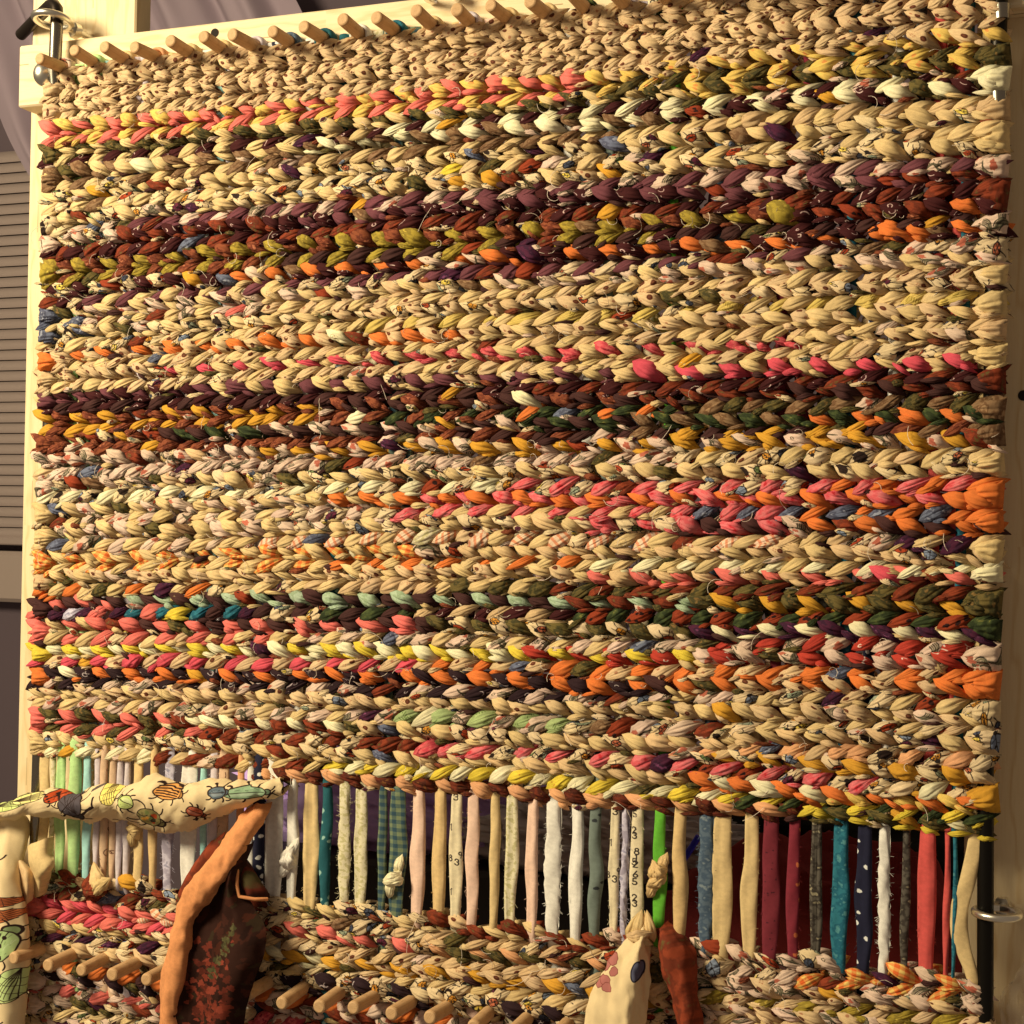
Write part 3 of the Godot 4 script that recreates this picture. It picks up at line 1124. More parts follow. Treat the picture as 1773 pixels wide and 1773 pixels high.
func printed(called: String, wide_px: int, high_px: int, ground: Color) -> Image:
	var im := Image.create(wide_px, high_px, false, Image.FORMAT_RGB8)
	var r := RandomNumberGenerator.new()
	r.seed = called.hash()
	for y in high_px:
		for x in wide_px:
			var f := 0.96 + 0.04 * r.randf()
			im.set_pixel(x, y, Color(ground.r * f, ground.g * f, ground.b * f))
	return im


func beetle(im: Image, at: Vector2, rx: float, ry: float, turn: float, body: Color, ink: Color, manner: String) -> void:
	var r := RandomNumberGenerator.new()
	r.seed = int(at.x * 31 + at.y)
	var ax := Vector2.from_angle(turn)
	var ay := Vector2.from_angle(turn + PI / 2)
	for s in [-1.0, 1.0]:
		for k in 3:
			var root: Vector2 = at + ax * (k - 1) * rx * 0.6 + ay * s * ry * 0.8
			wiggle(im, root, turn + s * (PI / 2 - (k - 1) * 0.6), ry * 1.05, s * 1.3, 4.6, ink)
		wiggle(im, at + ax * rx * 1.2 + ay * s * ry * 0.2, turn + s * 0.5, ry * 0.9, s * 1.0, 3.4, ink)
	oval(im, at + ax * rx * 1.05, ry * 0.55, ry * 0.6, turn, ink)
	oval(im, at + ax * rx * 1.05, ry * 0.38, ry * 0.42, turn, body.darkened(0.25))
	oval(im, at, rx + 3.4, ry + 3.4, turn, ink, 0.03)
	oval(im, at, rx, ry, turn, body, 0.03)
	for k in 26:                         # pen hatching of the print
		var q := Vector2(r.randf_range(-0.8, 0.8), r.randf_range(-0.75, 0.75))
		if q.length() < 0.82:
			var from := at + ax * q.x * rx + ay * q.y * ry
			stroke(im, from, from + ax * rx * r.randf_range(0.08, 0.22) + ay * r.randf_range(-2.0, 2.0), r.randf_range(1.2, 2.4), body.darkened(r.randf_range(0.15, 0.5)) if k % 3 else body.lightened(0.25))
	match manner:
		"spots":
			for k in 7:
				oval(im, at + ax * rx * 0.62 * (k % 3 - 1) + ay * ry * 0.5 * (k / 3 - 1) * (0.8 if k % 2 else 1.0), ry * 0.2, ry * 0.17, turn, ink)
			stroke(im, at - ax * rx, at + ax * rx, 2.6, ink)
		"bands":
			for k in 5:
				stroke(im, at - ax * rx * 0.85 + ay * ry * (k - 2) * 0.36, at + ax * rx * 0.85 + ay * ry * (k - 2) * 0.30, ry * 0.16, ink)
		"ribs":
			for k in 6:
				stroke(im, at + ax * rx * 0.9, at - ax * rx * 0.8 + ay * ry * (k - 2.5) * 0.33, 2.2, ink.lerp(body, 0.25))
		"shell":
			stroke(im, at - ax * rx, at + ax * rx * 0.9, 2.4, ink)
			oval(im, at + ay * ry * 0.35, rx * 0.7, ry * 0.3, turn, body.lightened(0.25))
		"patch":
			for k in 8:
				oval(im, at + Vector2(r.randf_range(-0.6, 0.6) * rx, r.randf_range(-0.6, 0.6) * ry), rx * 0.28, ry * 0.2, r.randf() * 3, [dyed(176, 70, 30), dyed(206, 140, 50), dyed(60, 50, 30), dyed(120, 120, 60)][k % 4], 0.2)


func wing(im: Image, at: Vector2, len: float, wide: float, turn: float, c: Color, ink: Color) -> void:
	oval(im, at, len + 2.2, wide + 2.2, turn, ink)
	oval(im, at, len, wide, turn, c)
	var ax := Vector2.from_angle(turn)
	var ay := Vector2.from_angle(turn + PI / 2)
	for k in 6:
		stroke(im, at - ax * len, at + ax * len * 0.9 * (1.0 - 0.06 * absf(k - 2.5)) + ay * wide * (k - 2.5) * 0.33, 1.8, ink)
	for k in 3:
		stroke(im, at + ax * len * (k - 1) * 0.45 - ay * wide * 0.85, at + ax * len * ((k - 1) * 0.45 + 0.1) + ay * wide * 0.85, 1.5, ink)


func cloth_mat(called: String, tex: Texture2D, c := Color.WHITE) -> StandardMaterial3D:
	var m := StandardMaterial3D.new()
	m.resource_name = called
	m.albedo_texture = tex
	m.albedo_color = c
	m.roughness = 0.9
	m.metallic_specular = 0.25
	var noise := FastNoiseLite.new()
	noise.seed = 4
	noise.frequency = 0.25
	return m


func build_strips() -> void:
	var ink := dyed(44, 28, 20)
	var cream := dyed(230, 194, 130)
	# 1. the bug-print strip that lies across the warps
	var im := printed("bug strip", 1040, 320, cream)
	var spot := func(px: float, py: float) -> Vector2: return Vector2((px + 30.0) * 2.0, (py - 1320.0) * 2.0)
	wing(im, spot.call(40, 1398), 78, 26, -0.35, dyed(206, 206, 110), ink)
	wing(im, spot.call(74, 1386), 60, 16, -0.3, dyed(236, 214, 120), ink)
	beetle(im, spot.call(121, 1379), 34, 21, -0.55, dyed(190, 72, 30), ink, "spots")
	beetle(im, spot.call(152, 1394), 46, 38, 1.2, dyed(86, 74, 68), ink, "ribs")
	stroke(im, spot.call(135, 1412), spot.call(166, 1372), 3.0, ink)
	stroke(im, spot.call(172, 1412), spot.call(192, 1396), 9.0, ink)
	stroke(im, spot.call(192, 1396), spot.call(190, 1378), 6.0, ink)
	stroke(im, spot.call(176, 1368), spot.call(196, 1352), 11.0, dyed(90, 74, 60))
	wing(im, spot.call(212, 1368), 48, 30, 1.25, dyed(238, 208, 98), ink)
	beetle(im, spot.call(251, 1382), 25, 25, -2.6, dyed(190, 192, 100), ink, "shell")
	beetle(im, spot.call(316, 1361), 44, 24, 0.15, dyed(226, 150, 70), ink, "bands")
	beetle(im, spot.call(284, 1412), 38, 36, 0.6, dyed(140, 122, 66), ink, "patch")
	beetle(im, spot.call(361, 1396), 22, 19, 0.7, dyed(186, 92, 56), ink, "shell")
	beetle(im, spot.call(438, 1357), 62, 21, -0.08, dyed(140, 158, 108), ink, "shell")
	beetle(im, spot.call(396, 1358), 26, 20, -0.1, dyed(96, 104, 98), ink, "shell")
	for k in 7:
		wiggle(im, spot.call(210 + k * 37, 1425 - (k % 3) * 9), k * 1.3, 40, 2.0 - (k % 2) * 3.6, 3.0, ink)
	stroke(im, spot.call(446, 1380), spot.call(488, 1372), 5.0, ink)
	stroke(im, spot.call(470, 1366), spot.call(480, 1352), 4.0, ink)
	var bugs := ImageTexture.create_from_image(im)
	var a: Vector3 = V(-46.7, -485.6, 12.0)
	var bb: Vector3 = V(191.6, -527.0, 12.0)
	var onto := func(p: Vector3) -> Vector2: return Vector2((p.x - a.x) / (bb.x - a.x), (a.y - p.y + (p.x - a.x) * 0.046) / (a.y - bb.y + (bb.x - a.x) * 0.046))
	var strip := thing("printed_strip", "wide cream cotton strip printed with beetles, lying across the bare warps", "fabric strip", V(82.3, -514.5, 12.0))
	var across := [[V(-49.1, -516.0, 14.0), V(-40.6, -516.7, 24.0), V(-48.1, -523.0, 15.0)], [V(-29.5, -512.0, 14.0), V(-20.2, -513.4, 24.0), V(-28.4, -520.9, 15.0)], [V(-15.0, -504.4, 14.0), V(-5.0, -508.8, 25.0), V(-13.8, -520.4, 15.0)], [V(-0.5, -498.6, 13.0), V(10.2, -505.9, 25.0), V(0.9, -518.7, 13.0)],
		[V(26.4, -498.2, 12.0), V(38.1, -505.0, 26.0), V(27.8, -518.9, 12.0)], [V(45.0, -494.0, 12.0), V(55.6, -502.7, 26.0), V(46.6, -518.8, 12.0)], [V(63.4, -487.9, 12.0), V(74.6, -498.8, 26.0), V(66.4, -517.4, 12.0)], [V(83.9, -485.1, 12.0), V(95.0, -497.7, 27.0), V(86.7, -519.2, 13.0)],
		[V(101.9, -482.2, 12.0), V(112.9, -497.1, 26.0), V(107.2, -519.5, 14.0)], [V(126.2, -481.8, 12.0), V(136.1, -493.1, 25.0), V(130.9, -513.6, 14.0)], [V(149.6, -480.5, 11.0), V(157.8, -488.9, 22.0), V(154.3, -503.4, 13.0)], [V(170.4, -478.7, 10.0), V(177.1, -483.4, 19.0), V(174.9, -493.6, 12.0)], [V(186.4, -478.1, 6.0), V(191.2, -481.4, 13.0), V(189.4, -487.2, 8.0)]]
	var front: Array = []
	for s in across:
		var mid: Vector3 = s[0].lerp(s[2], 0.5)
		for k in 3:
			s[k].y = mid.y + (s[k].y - mid.y) * 0.88 - 0.001
		front.append([s[0] + Vector3(0, -0.002, -0.006), s[0], s[0].lerp(s[1], 0.5) + Vector3(0, 0.001, 0.003), s[1], s[1].lerp(s[2], 0.5) + Vector3(0, -0.001, 0.003), s[2], s[2] + Vector3(0, 0.003, -0.006), s[2].lerp(s[0], 0.4) + Vector3(0, 0, -0.008)])
	part("rolled_cloth", cloth(front, 36, 96, 0.0006, 0.0062, 3, 25.0, onto), cloth_mat("bug_print", bugs), strip)
	# 2. the same strip hanging down at the left
	var im2 := printed("bug tail", 320, 1000, cream)
	var on2 := func(px: float, py: float) -> Vector2: return Vector2((px + 90.0) * 2.0, (py - 1400.0) * 2.0)
	wing(im2, on2.call(2, 1550), 66, 18, -0.1, dyed(170, 84, 40), ink)
	wing(im2, on2.call(4, 1578), 74, 22, -0.35, dyed(182, 96, 48), ink)
	beetle(im2, on2.call(16, 1628), 62, 38, -1.15, dyed(168, 182, 108), ink, "spots")
	wing(im2, on2.call(8, 1708), 60, 36, 0.5, dyed(200, 204, 118), ink)
	wing(im2, on2.call(30, 1696), 60, 34, 1.9, dyed(190, 200, 116), ink)
	oval(im2, on2.call(12, 1682), 14, 12, 0, ink)
	beetle(im2, on2.call(0, 1764), 26, 22, 0.4, dyed(150, 60, 40), ink, "shell")
	wiggle(im2, on2.call(8, 1470), 1.9, 44, 2.0, 4.0, ink)
	wiggle(im2, on2.call(22, 1480), 1.2, 60, -0.5, 3.0, ink)
	var a2: Vector3 = V(-72.4, -519.3, 16.0)
	var b2: Vector3 = V(10.9, -708.4, 16.0)
	var onto2 := func(p: Vector3) -> Vector2: return Vector2((p.x - a2.x - (a2.y - p.y) * -0.024) / (b2.x - a2.x + 0.006), (a2.y - p.y) / (a2.y - b2.y))
	var tail := thing("printed_strip", "loose end of beetle print cotton hanging down at the left edge of the loom", "fabric strip", V(-19.1, -662.7, 16.0))
	var down: Array = []
	for s in [[-519.6, -64.2, -17.6, 8], [-528.9, -68.4, -14.8, 4], [-541.5, -63.9, -12.6, 10], [-559.4, -56.5, -10.5, 18], [-582.4, -55.1, -4.4, 20], [-606.0, -55.5, -0.5, 20], [-634.1, -56.6, -2.0, 19], [-663.6, -57.7, -4.0, 18], [-698.3, -57.8, -5.1, 18]]:
		var y: float = s[0]
		var z: float = s[3]
		down.append([V(s[1], y, z - 8), V(lerpf(s[1], s[2], 0.3), y, z + 3), V(lerpf(s[1], s[2], 0.62), y, z + 5), V(lerpf(s[1], s[2], 0.85), y, z + 9), V(s[2], y, z), V(s[2] - 2.3, y - 1, z - 7)])
	part("hanging_cloth", cloth(down, 30, 60, 0.0006, 0.002, 8, 25.0, onto2), cloth_mat("bug_tail", ImageTexture.create_from_image(im2)), tail)
	# 3. the curled cream cloth end beside it
	var curl := thing("cloth_end", "curled plain cream cloth end standing up at the left of the lower rows", "fabric strip", V(-3.5, -578.5, 8.0))
	part("curled_cloth", cloth([[V(-5.4, -540.0, 14.0), V(4.4, -535.2, 18.0), V(10.4, -532.6, 16.0), V(12.5, -532.2, 9.0)], [V(-2.6, -548.8, 16.0), V(7.8, -545.0, 22.0), V(13.0, -542.8, 19.0), V(12.6, -542.3, 10.0)], [V(-5.3, -559.1, 10.0), V(8.4, -555.5, 20.0), V(16.5, -551.9, 22.0), V(17.9, -548.4, 16.0)], [V(-6.3, -567.3, 6.0), V(4.8, -563.5, 14.0), V(7.9, -562.1, 12.0), V(9.5, -559.6, 8.0)], [V(-8.3, -578.8, 2.0), V(-2.2, -575.6, 6.0), V(0.8, -573.9, 5.0), V(2.1, -572.7, 3.0)]], 22, 22, 0.0006, 0.0015, 12), fabric["cr"], curl)
	part("folded_corner", cloth([[V(-17.5, -548.0, 12.0), V(-16.5, -548.3, 12.0), V(-15.5, -549.0, 12.0)], [V(-15.3, -558.9, 12.0), V(-5.5, -555.2, 17.0), V(-3.7, -556.1, 12.0)], [V(-14.7, -571.2, 10.0), V(-3.3, -566.0, 17.0), V(-2.4, -565.7, 11.0)], [V(-15.6, -586.2, 6.0), V(-7.8, -580.6, 11.0), V(-6.2, -577.4, 7.0)]], 14, 18, 0.0006, 0.001, 15), fabric["cs"], curl)
	# 4. the orange batik strip hanging from the end of the last row
	var hang := thing("batik_strip", "orange backed rust batik strip hanging folded from the last woven row", "fabric strip", V(135.0, -640.3, 20.0))
	var pale := cloth_mat("batik_back", woven("plain", dyed(220, 140, 78), dyed(228, 146, 82), dyed(228, 146, 82), 31))
	var band: Array = []
	for s in [[-496.9, 167.5, 174.3, 8], [-502.0, 161.8, 175.4, 14], [-506.9, 160.0, 175.6, 20], [-514.4, 156.8, 172.0, 25], [-522.2, 152.4, 168.9, 28], [-530.1, 147.2, 165.0, 31], [-538.6, 141.4, 161.4, 33], [-546.9, 134.8, 155.2, 35], [-555.5, 129.8, 149.0, 35], [-564.9, 125.9, 140.9, 34], [-572.1, 126.7, 136.6, 37], [-579.7, 126.8, 137.4, 40], [-587.3, 125.7, 137.6, 42], [-603.4, 122.0, 137.0, 43], [-620.2, 120.2, 133.9, 43], [-635.2, 119.0, 133.6, 42], [-663.0, 116.2, 132.5, 42]]:
		var y: float = s[0]
		var z: float = s[3]
		band.append([V(s[1] + 2.3, y - 1, z - 8), V(s[1], y, z - 3), V(lerpf(s[1], s[2], 0.35), y, z), V(lerpf(s[1], s[2], 0.7), y, z + 1), V(s[2], y, z - 1), V(s[2] + 1, y, z - 7)])
	part("pale_edge", cloth(band, 20, 80, 0.0007, 0.0030, 21), pale, hang)
	var inner: Array = []
	for s in [[-519.9, 164.5, 171.3, 25], [-530.3, 157.5, 168.5, 27], [-545.1, 147.2, 167.5, 29], [-556.4, 138.0, 171.9, 29], [-564.9, 132.6, 180.0, 31], [-571.5, 132.4, 185.4, 33], [-579.3, 133.4, 188.8, 37], [-588.9, 135.4, 189.3, 41], [-599.5, 135.3, 185.3, 43], [-612.6, 133.0, 180.7, 43], [-630.9, 132.6, 177.8, 43], [-658.4, 131.5, 175.1, 43]]:
		var y: float = s[0]
		var z: float = s[3]
		inner.append([V(s[1] - 1.8, y, z - 1), V(lerpf(s[1], s[2], 0.15), y, z - 6), V(lerpf(s[1], s[2], 0.38), y, z - 6.5), V(lerpf(s[1], s[2], 0.58), y, z - 1), V(lerpf(s[1], s[2], 0.8), y, z + 1), V(s[2], y, z - 10)])
	# its dyed face: near-black brown, a rust bloom low down and an olive streak
	var dye := printed("batik face", 360, 840, dyed(46, 22, 13))
	var on4 := func(px: float, py: float) -> Vector2: return Vector2((px - 290.0) * 2.0, (py - 1440.0) * 2.0)
	var dr := RandomNumberGenerator.new()
	dr.seed = 91
	for k in 240:
		var q := Vector2(dr.randf_range(290, 460), dr.randf_range(1440, 1850))
		oval(dye, on4.call(q.x, q.y), dr.randf_range(4, 16), dr.randf_range(6, 26), dr.randf_range(-0.4, 0.4), [dyed(58, 28, 16), dyed(38, 18, 11), dyed(66, 30, 16), dyed(50, 34, 18)][k % 4], 0.3)
	for k in 150:
		var q := Vector2(dr.randfn(372, 20), dr.randfn(1735, 42))
		oval(dye, on4.call(q.x, q.y), dr.randf_range(3, 13), dr.randf_range(4, 18), dr.randf() * 3, [dyed(112, 44, 26), dyed(98, 39, 23), dyed(126, 52, 32), dyed(82, 33, 19)][k % 4], 0.3)
	for k in 60:
		var t := dr.randf()
		oval(dye, on4.call(lerpf(402, 372, t) + dr.randfn(0, 5), lerpf(1600, 1700, t)), dr.randf_range(2, 8), dr.randf_range(3, 10), dr.randf() * 3, [dyed(72, 64, 32), dyed(60, 54, 27), dyed(84, 74, 40)][k % 3], 0.3)
	var a5: Vector3 = V(119.5, -514.5, 34.0)
	var b5: Vector3 = V(198.7, -658.4, 34.0)
	var onto5 := func(p: Vector3) -> Vector2: return Vector2((p.x - a5.x) / (b5.x - a5.x), (a5.y - p.y) / (a5.y - b5.y))
	part("dark_face", cloth(inner, 36, 70, 0.0007, 0.004, 23, 6.0, onto5), cloth_mat("batik_face", ImageTexture.create_from_image(dye)), hang)
	part("back_flap", cloth([[V(146.1, -517.5, 6.0), V(140.9, -521.0, 6.0), V(134.8, -524.6, 6.0)], [V(139.5, -531.9, 9.0), V(130.6, -534.8, 10.0), V(121.5, -542.9, 8.0)], [V(130.3, -549.4, 9.0), V(120.4, -551.7, 10.0), V(113.0, -558.3, 8.0)], [V(124.4, -562.9, 9.0), V(114.9, -564.2, 8.0), V(108.4, -568.4, 6.0)]], 14, 18, 0.0006, 0.001, 24, 14.0), fabric["ru"], hang)
	part("side_flap", cloth([[V(154.0, -530.3, 10.0), V(158.6, -530.2, 12.0), V(160.9, -531.8, 10.0), V(163.2, -534.3, 8.0)], [V(159.5, -538.2, 16.0), V(168.7, -537.9, 20.0), V(173.2, -539.8, 16.0), V(175.2, -544.2, 12.0)], [V(162.6, -547.1, 18.0), V(172.6, -547.3, 22.0), V(179.6, -549.0, 18.0), V(182.7, -552.8, 13.0)], [V(163.3, -557.1, 16.0), V(173.3, -555.1, 20.0), V(179.2, -555.9, 17.0), V(182.3, -556.2, 13.0)]], 18, 18, 0.0006, 0.002, 25, 6.0), fabric["od"], hang)
	part("hem", tube(PackedVector3Array([V(160.4, -531.6, 22.0), V(165.6, -536.6, 24.0), V(166.0, -545.9, 25.0), V(167.2, -553.3, 24.0), V(178.2, -554.0, 24.0), V(183.2, -555.3, 16.0)]), PackedFloat32Array([0.0012]), 8), pale, hang)
	# 5. the cream tail with the pansy and the bean bug
	var im3 := printed("cream tail", 300, 420, cream)
	var on3 := func(px: float, py: float) -> Vector2: return Vector2((px - 1000.0) * 2.0, (py - 1590.0) * 2.0)
	for q in [[1052, 1668, 9, 12], [1043, 1700, 10, 8], [1056, 1694, 9, 9], [1060, 1706, 8, 8], [1066, 1656, 8, 10], [1070, 1676, 6, 8]]:
		oval(im3, on3.call(q[0], q[1]), q[2] * 2.0 + 2.0, q[3] * 2.0 + 2.0, 0.4, dyed(120, 58, 44), 0.1)
		oval(im3, on3.call(q[0], q[1]), q[2] * 2.0, q[3] * 2.0, 0.4, dyed(176, 104, 84), 0.1)
	oval(im3, on3.call(1109, 1668), 16, 38, 0.12, dyed(40, 36, 42))
	oval(im3, on3.call(1109, 1668), 12, 33, 0.12, dyed(96, 92, 98))
	var a3: Vector3 = V(390.5, -544.8, 14.0)
	var b3: Vector3 = V(444.2, -608.8, 14.0)
	var onto3 := func(p: Vector3) -> Vector2: return Vector2((p.x - a3.x) / (b3.x - a3.x), (a3.y - p.y) / (a3.y - b3.y))
	var tail3 := thing("cream_strip", "cream strip with a mauve flower print hanging from the lower rows", "fabric strip", V(417.0, -602.9, 16.0))
	var drop: Array = []
	for s in [[-546.7, 425.1, 431.3, 6], [-550.3, 424.5, 433.2, 10], [-555.5, 420.1, 434.0, 14], [-563.5, 413.4, 434.8, 18], [-573.0, 408.1, 435.1, 21], [-584.4, 403.3, 434.5, 23], [-600.9, 397.9, 433.3, 25], [-626.5, 392.1, 430.3, 25]]:
		var y: float = s[0]
		var z: float = s[3]
		drop.append([V(s[1] + 1.8, y, z - 9), V(s[1], y, z - 4), V(lerpf(s[1], s[2], 0.35), y, z + 2), V(lerpf(s[1], s[2], 0.72), y, z + 5), V(lerpf(s[1], s[2], 0.84), y, z), V(s[2], y, z - 8)])
	part("hanging_cloth", cloth(drop, 36, 50, 0.0006, 0.0038, 41, 25.0, onto3), cloth_mat("pansy_print", ImageTexture.create_from_image(im3)), tail3)
	var pinch := Bundle.new()
	for k in 4:
		put_leaf(pinch, "cr", V(428.4, -546.8, 8.0) + Vector3((k - 1.5) * 0.0035, 0.001 * (k % 2), 0.001 * (k % 2)), 1.5 + (k - 1.5) * 0.22, Vector3(0.019, 0.0065, 0.0065), 3 + k, 0.95)
	for k in 2:
		put_leaf(pinch, "cs", V(428.4, -550.3, 13.0) + Vector3(0, -0.003 * k, 0), 0.25 - 0.5 * k, Vector3(0.017, 0.006, 0.006), 12 + k, 0.92)
	part("pinched_knot", bundle_mesh(pinch), null, tail3)
	# 6. the rust batik tail beside it
	var tail4 := thing("batik_strip", "rust and olive batik tail hanging right of the cream flower strip", "fabric strip", V(456.0, -598.2, 14.0))
	var drop2: Array = []
	for s in [[-547.1, 436.0, 440.8, 5], [-550.6, 438.1, 449.7, 10], [-556.6, 439.9, 457.6, 14], [-565.3, 442.9, 461.9, 17], [-574.6, 446.7, 464.3, 18], [-585.9, 449.6, 465.5, 18], [-598.8, 452.6, 466.7, 18], [-621.5, 455.7, 467.8, 18]]:
		var y: float = s[0]
		var z: float = s[3]
		drop2.append([V(s[1], y, z - 8), V(lerpf(s[1], s[2], 0.2), y, z - 1), V(lerpf(s[1], s[2], 0.5), y, z + 3), V(lerpf(s[1], s[2], 0.8), y, z - 1), V(s[2], y, z - 10)])
	part("hanging_cloth", cloth(drop2, 30, 50, 0.0006, 0.006, 44, 14.0), fabric["ru"], tail4)
	# 7. small torn ends tied in the lower rows
	for e in [[V(42.2, -562.3, 6.0), "ru", 0.3, "small rust cloth end poking up from the lower left rows"], [V(47.6, -558.3, 7.0), "cr", 1.0, "small cream cloth end poking up beside the brown lined warps"]]:
		var tie := thing("torn_end", e[3], "fabric strip", e[0] + Vector3(0, -0.012, 0))
		var b := Bundle.new()
		put_leaf(b, e[1], e[0], e[2] + 0.9, Vector3(0.024, 0.012, 0.009), 12, 1.0)
		put_leaf(b, e[1], e[0] + Vector3(0.004, -0.004, 0.002), e[2] - 0.3, Vector3(0.02, 0.010, 0.009), 13, 1.0)
		part("torn_cloth", bundle_mesh(b), null, tie)


# ---------------------------------------------------------------- the room behind

func lump(centre: Vector3, size: Vector3, seed_: int, rough: float, freq: float) -> ArrayMesh:      # a heap of soft stuff
	var noise := FastNoiseLite.new()
	noise.seed = seed_
	noise.frequency = freq
	noise.fractal_type = FastNoiseLite.FRACTAL_RIDGED
	noise.fractal_octaves = 3
	var st := SurfaceTool.new()
	st.begin(Mesh.PRIMITIVE_TRIANGLES)
	var at := func(i: int, j: int) -> Vector3:
		var u := TAU * i / 72.0
		var v := PI * (j / 40.0 - 0.5)
		var d := Vector3(cos(v) * cos(u), sin(v), cos(v) * sin(u))
		return centre + d * size * (1.0 + rough * noise.get_noise_3dv(d))
	for j in 40:
		for i in 72:
			quad(st, at.call(i, j), at.call(i + 1, j), at.call(i + 1, j + 1), at.call(i, j + 1))
	st.generate_normals()
	return st.commit()


func build_room() -> void:
	var paint := look("mauve_wall", Color(0.36, 0.31, 0.35), 0.85)
	var wall := part("wall", block(V(-2600, -1500, -1130), V(1900, 1400, -1080), 0.001), paint, self)
	wall.set_meta("kind", "structure")
	# the window with its blind
	var win := thing("window_blind", "lowered grey horizontal blind in the window behind the loom", "blind", V(-850, -345, -1050))
	var slat := look("slat", Color(0.60, 0.54, 0.53), 0.55)
	for k in 37:
		var y := -340.0 + k * 16.6
		var st := SurfaceTool.new()
		st.begin(Mesh.PRIMITIVE_TRIANGLES)
		for q in 6:
			var t0 := q / 6.0 - 0.5
			var t1 := (q + 1) / 6.0 - 0.5
			var f := func(t: float, dy: float) -> Vector3: return V(0, y + t * 20.5 + dy, -1052.0 - t * 11.0 + 5.0 * (1.0 - 4.0 * t * t))
			var p0: Vector3 = f.call(t0, 0.0)
			var p1: Vector3 = f.call(t1, 0.0)
			quad(st, p0 + Vector3(-1.25, 0, 0), p0 + Vector3(-0.55, 0, 0), p1 + Vector3(-0.55, 0, 0), p1 + Vector3(-1.25, 0, 0))
			quad(st, p1 + Vector3(-1.25, 0, -0.0006), p1 + Vector3(-0.55, 0, -0.0006), p0 + Vector3(-0.55, 0, -0.0006), p0 + Vector3(-1.25, 0, -0.0006))
		st.generate_normals()
		part("slat", st.commit(), slat, win)
	part("bottom_rail", block(V(-1250, -362, -1062), V(-550, -349, -1040), 0.002), slat, win)
	var sill := part("window_sill", block(V(-1350, -452, -1079), V(-480, -372, -1035), 0.006), look("sill_paint", Color(0.62, 0.56, 0.54), 0.5), self)
	tag(sill, "pale painted window sill under the grey blind at left", "window sill")
	# the curtain
	var rows: Array = []
	for j in 5:
		var y := 520.0 - j * 130.0
		var row: Array = []
		for i in 26:
			var x := -980.0 + i * 23.0 + j * 62.0 + maxf(0.0, j - 2.0) * 30.0
			row.append(V(x + maxf(0.0, (j - 1)) * (i * -5.0), y - i * 1.5, -985.0 + 21.0 * sin(i * 1.25) + 8.0 * sin(i * 2.9 + j * 0.6)))
		rows.append(row)
	var drape := part("curtain", cloth(rows, 150, 24, 0.0008, 0.0, 61), look("sheer", Color(0.60, 0.54, 0.60), 0.9), self)
	tag(drape, "sheer mauve curtain swept aside in folds at the upper left", "curtain")
	# things lying behind the loom, seen between the warps
	var chest := part("dark_chest", block(V(30, -1000, -430), V(1050, -578, -195), 0.004), look("dark_wood", Color(0.10, 0.06, 0.045), 0.5), self)
	tag(chest, "dark brown chest behind the gap in the weaving", "chest")
	var shade := part("dark_cloth", lump(V(520, -545, -340), Vector3(0.20, 0.05, 0.06), 19, 0.25, 1.6), look("dark_green_cloth", Color(0.13, 0.13, 0.09), 0.9), self)
	tag(shade, "dark green cloth heaped behind the right of the gap", "cloth")
	var gauze := part("purple_gauze", lump(V(140, -548, -270), Vector3(0.125, 0.045, 0.05), 5, 0.34, 2.4), look("purple_gauze", Color(0.80, 0.68, 0.98), 0.6), self)
	tag(gauze, "crumpled purple gauze lying behind the warps left of centre", "fabric")
	var bag := part("plastic_bag", lump(V(335, -556, -245), Vector3(0.11, 0.026, 0.04), 9, 0.4, 2.8), look("white_plastic", Color(0.78, 0.75, 0.76), 0.35), self)
	tag(bag, "crumpled white plastic bag lying behind the warps at the centre", "bag")
	var red := part("red_cloth", lump(V(520, -612, -150), Vector3(0.115, 0.085, 0.045), 13, 0.22, 1.5), look("red_cloth", Color(0.52, 0.13, 0.13), 0.8), self)
	tag(red, "dark red cloth bundle behind the right end of the gap", "cloth")
	var pen := thing("blue_stick", "slim bright blue plastic stick behind the gap, right of the centre", "stick", V(436.9, -525.5, -60.0))
	part("stick", tube(PackedVector3Array([V(433.5, -525.9, -60.0), V(445.7, -505.9, -60.0)]), PackedFloat32Array([0.0021]), 10), look("blue_plastic", Color(0.10, 0.08, 0.85), 0.3), pen)
	# clear wrap at the lower right
	var film := StandardMaterial3D.new()
	film.resource_name = "clear_film"
	film.transparency = BaseMaterial3D.TRANSPARENCY_ALPHA
	film.albedo_color = Color(0.95, 0.93, 0.9, 0.10)
	film.roughness = 0.08
	var sheets: Array = []
	var r := RandomNumberGenerator.new()
	r.seed = 5
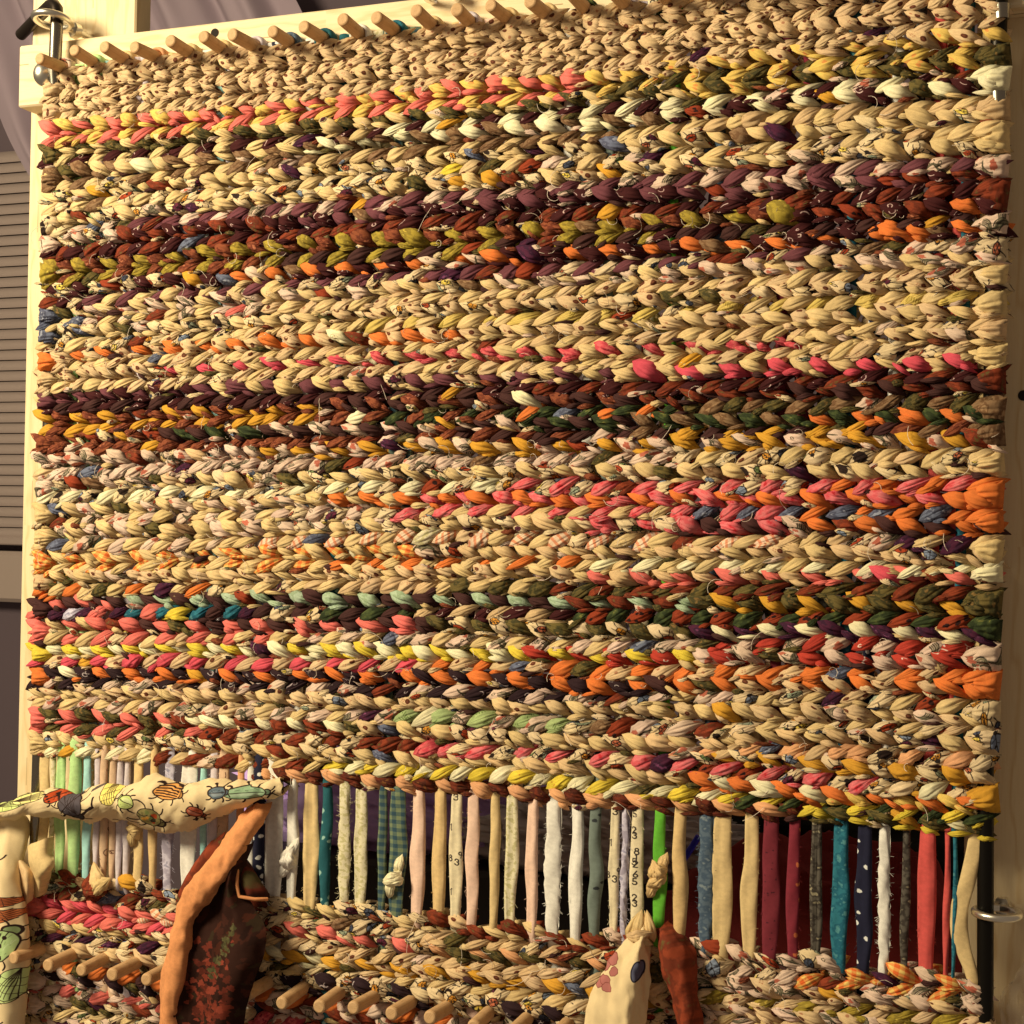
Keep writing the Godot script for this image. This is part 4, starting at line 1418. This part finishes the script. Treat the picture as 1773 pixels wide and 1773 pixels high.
	for j in 9:
		var row: Array = []
		for i in 7:
			row.append(V(627.0 + i * 6.4 + (6 - j) * 1.2 * maxf(0.0, 3 - j) + r.randf_range(-1.6, 1.6), -540.0 - j * 10.4 + r.randf_range(-3, 3), -17 + r.randf_range(-5, 6)))
		sheets.append(row)
	var wrap := part("plastic_wrap", cloth(sheets, 70, 90, 0.0002, 0.0035, 71), film, self)
	tag(wrap, "crinkled clear plastic wrap at the lower right beside the loom post", "plastic wrap")


# ---------------------------------------------------------------- scene

func _ready() -> void:
	rng.seed = 2024
	var cam := Camera3D.new()
	cam.name = "camera"
	cam.transform = Transform3D(Basis(Vector3(0.937453, 0.018121, -0.347641), Vector3(-0.014590, 0.999812, 0.012771), Vector3(0.347807, -0.006900, 0.937541)), V(649.14, -311.26, 835.10))
	cam.fov = 38.865
	cam.near = 0.02
	cam.far = 20.0
	cam.current = true
	add_child(cam)
	var env := Environment.new()
	env.background_mode = Environment.BG_COLOR
	env.background_color = Color(0.30, 0.258, 0.21)
	env.background_energy_multiplier = 2.5
	env.tonemap_mode = Environment.TONE_MAPPER_LINEAR
	env.tonemap_exposure = 1.0
	env.sdfgi_enabled = true
	env.ssao_enabled = true
	env.ssil_enabled = true
	var we := WorldEnvironment.new()
	we.name = "environment"
	we.environment = env
	add_child(we)
	var lamp := OmniLight3D.new()
	lamp.name = "lamp_light"
	lamp.position = V(-580, 410, 950)
	lamp.light_color = Color(1.0, 0.84, 0.53).linear_to_srgb()
	lamp.light_energy = 2.6
	lamp.light_size = 0.24
	lamp.omni_range = 8.0
	lamp.omni_attenuation = 2.0
	lamp.shadow_enabled = true
	add_child(lamp)
	make_fabrics()
	make_leaves()
	build_loom()
	build_rods()
	build_rug()
	build_strips()
	build_room()
	# the lamp itself, a round frosted bulb
	var globe := SphereMesh.new()
	globe.radius = 0.24
	globe.height = 0.48
	var glow := StandardMaterial3D.new()
	glow.resource_name = "lamp_glass"
	glow.albedo_color = Color(0.9, 0.85, 0.75)
	glow.emission_enabled = true
	glow.emission = Color(1.0, 0.84, 0.53).linear_to_srgb()
	glow.emission_energy_multiplier = 8.0
	var bulb := part("lamp_bulb", globe, glow, self)
	bulb.position = lamp.position
	tag(bulb, "round warm lamp bulb in front of the loom at its upper left", "lamp")
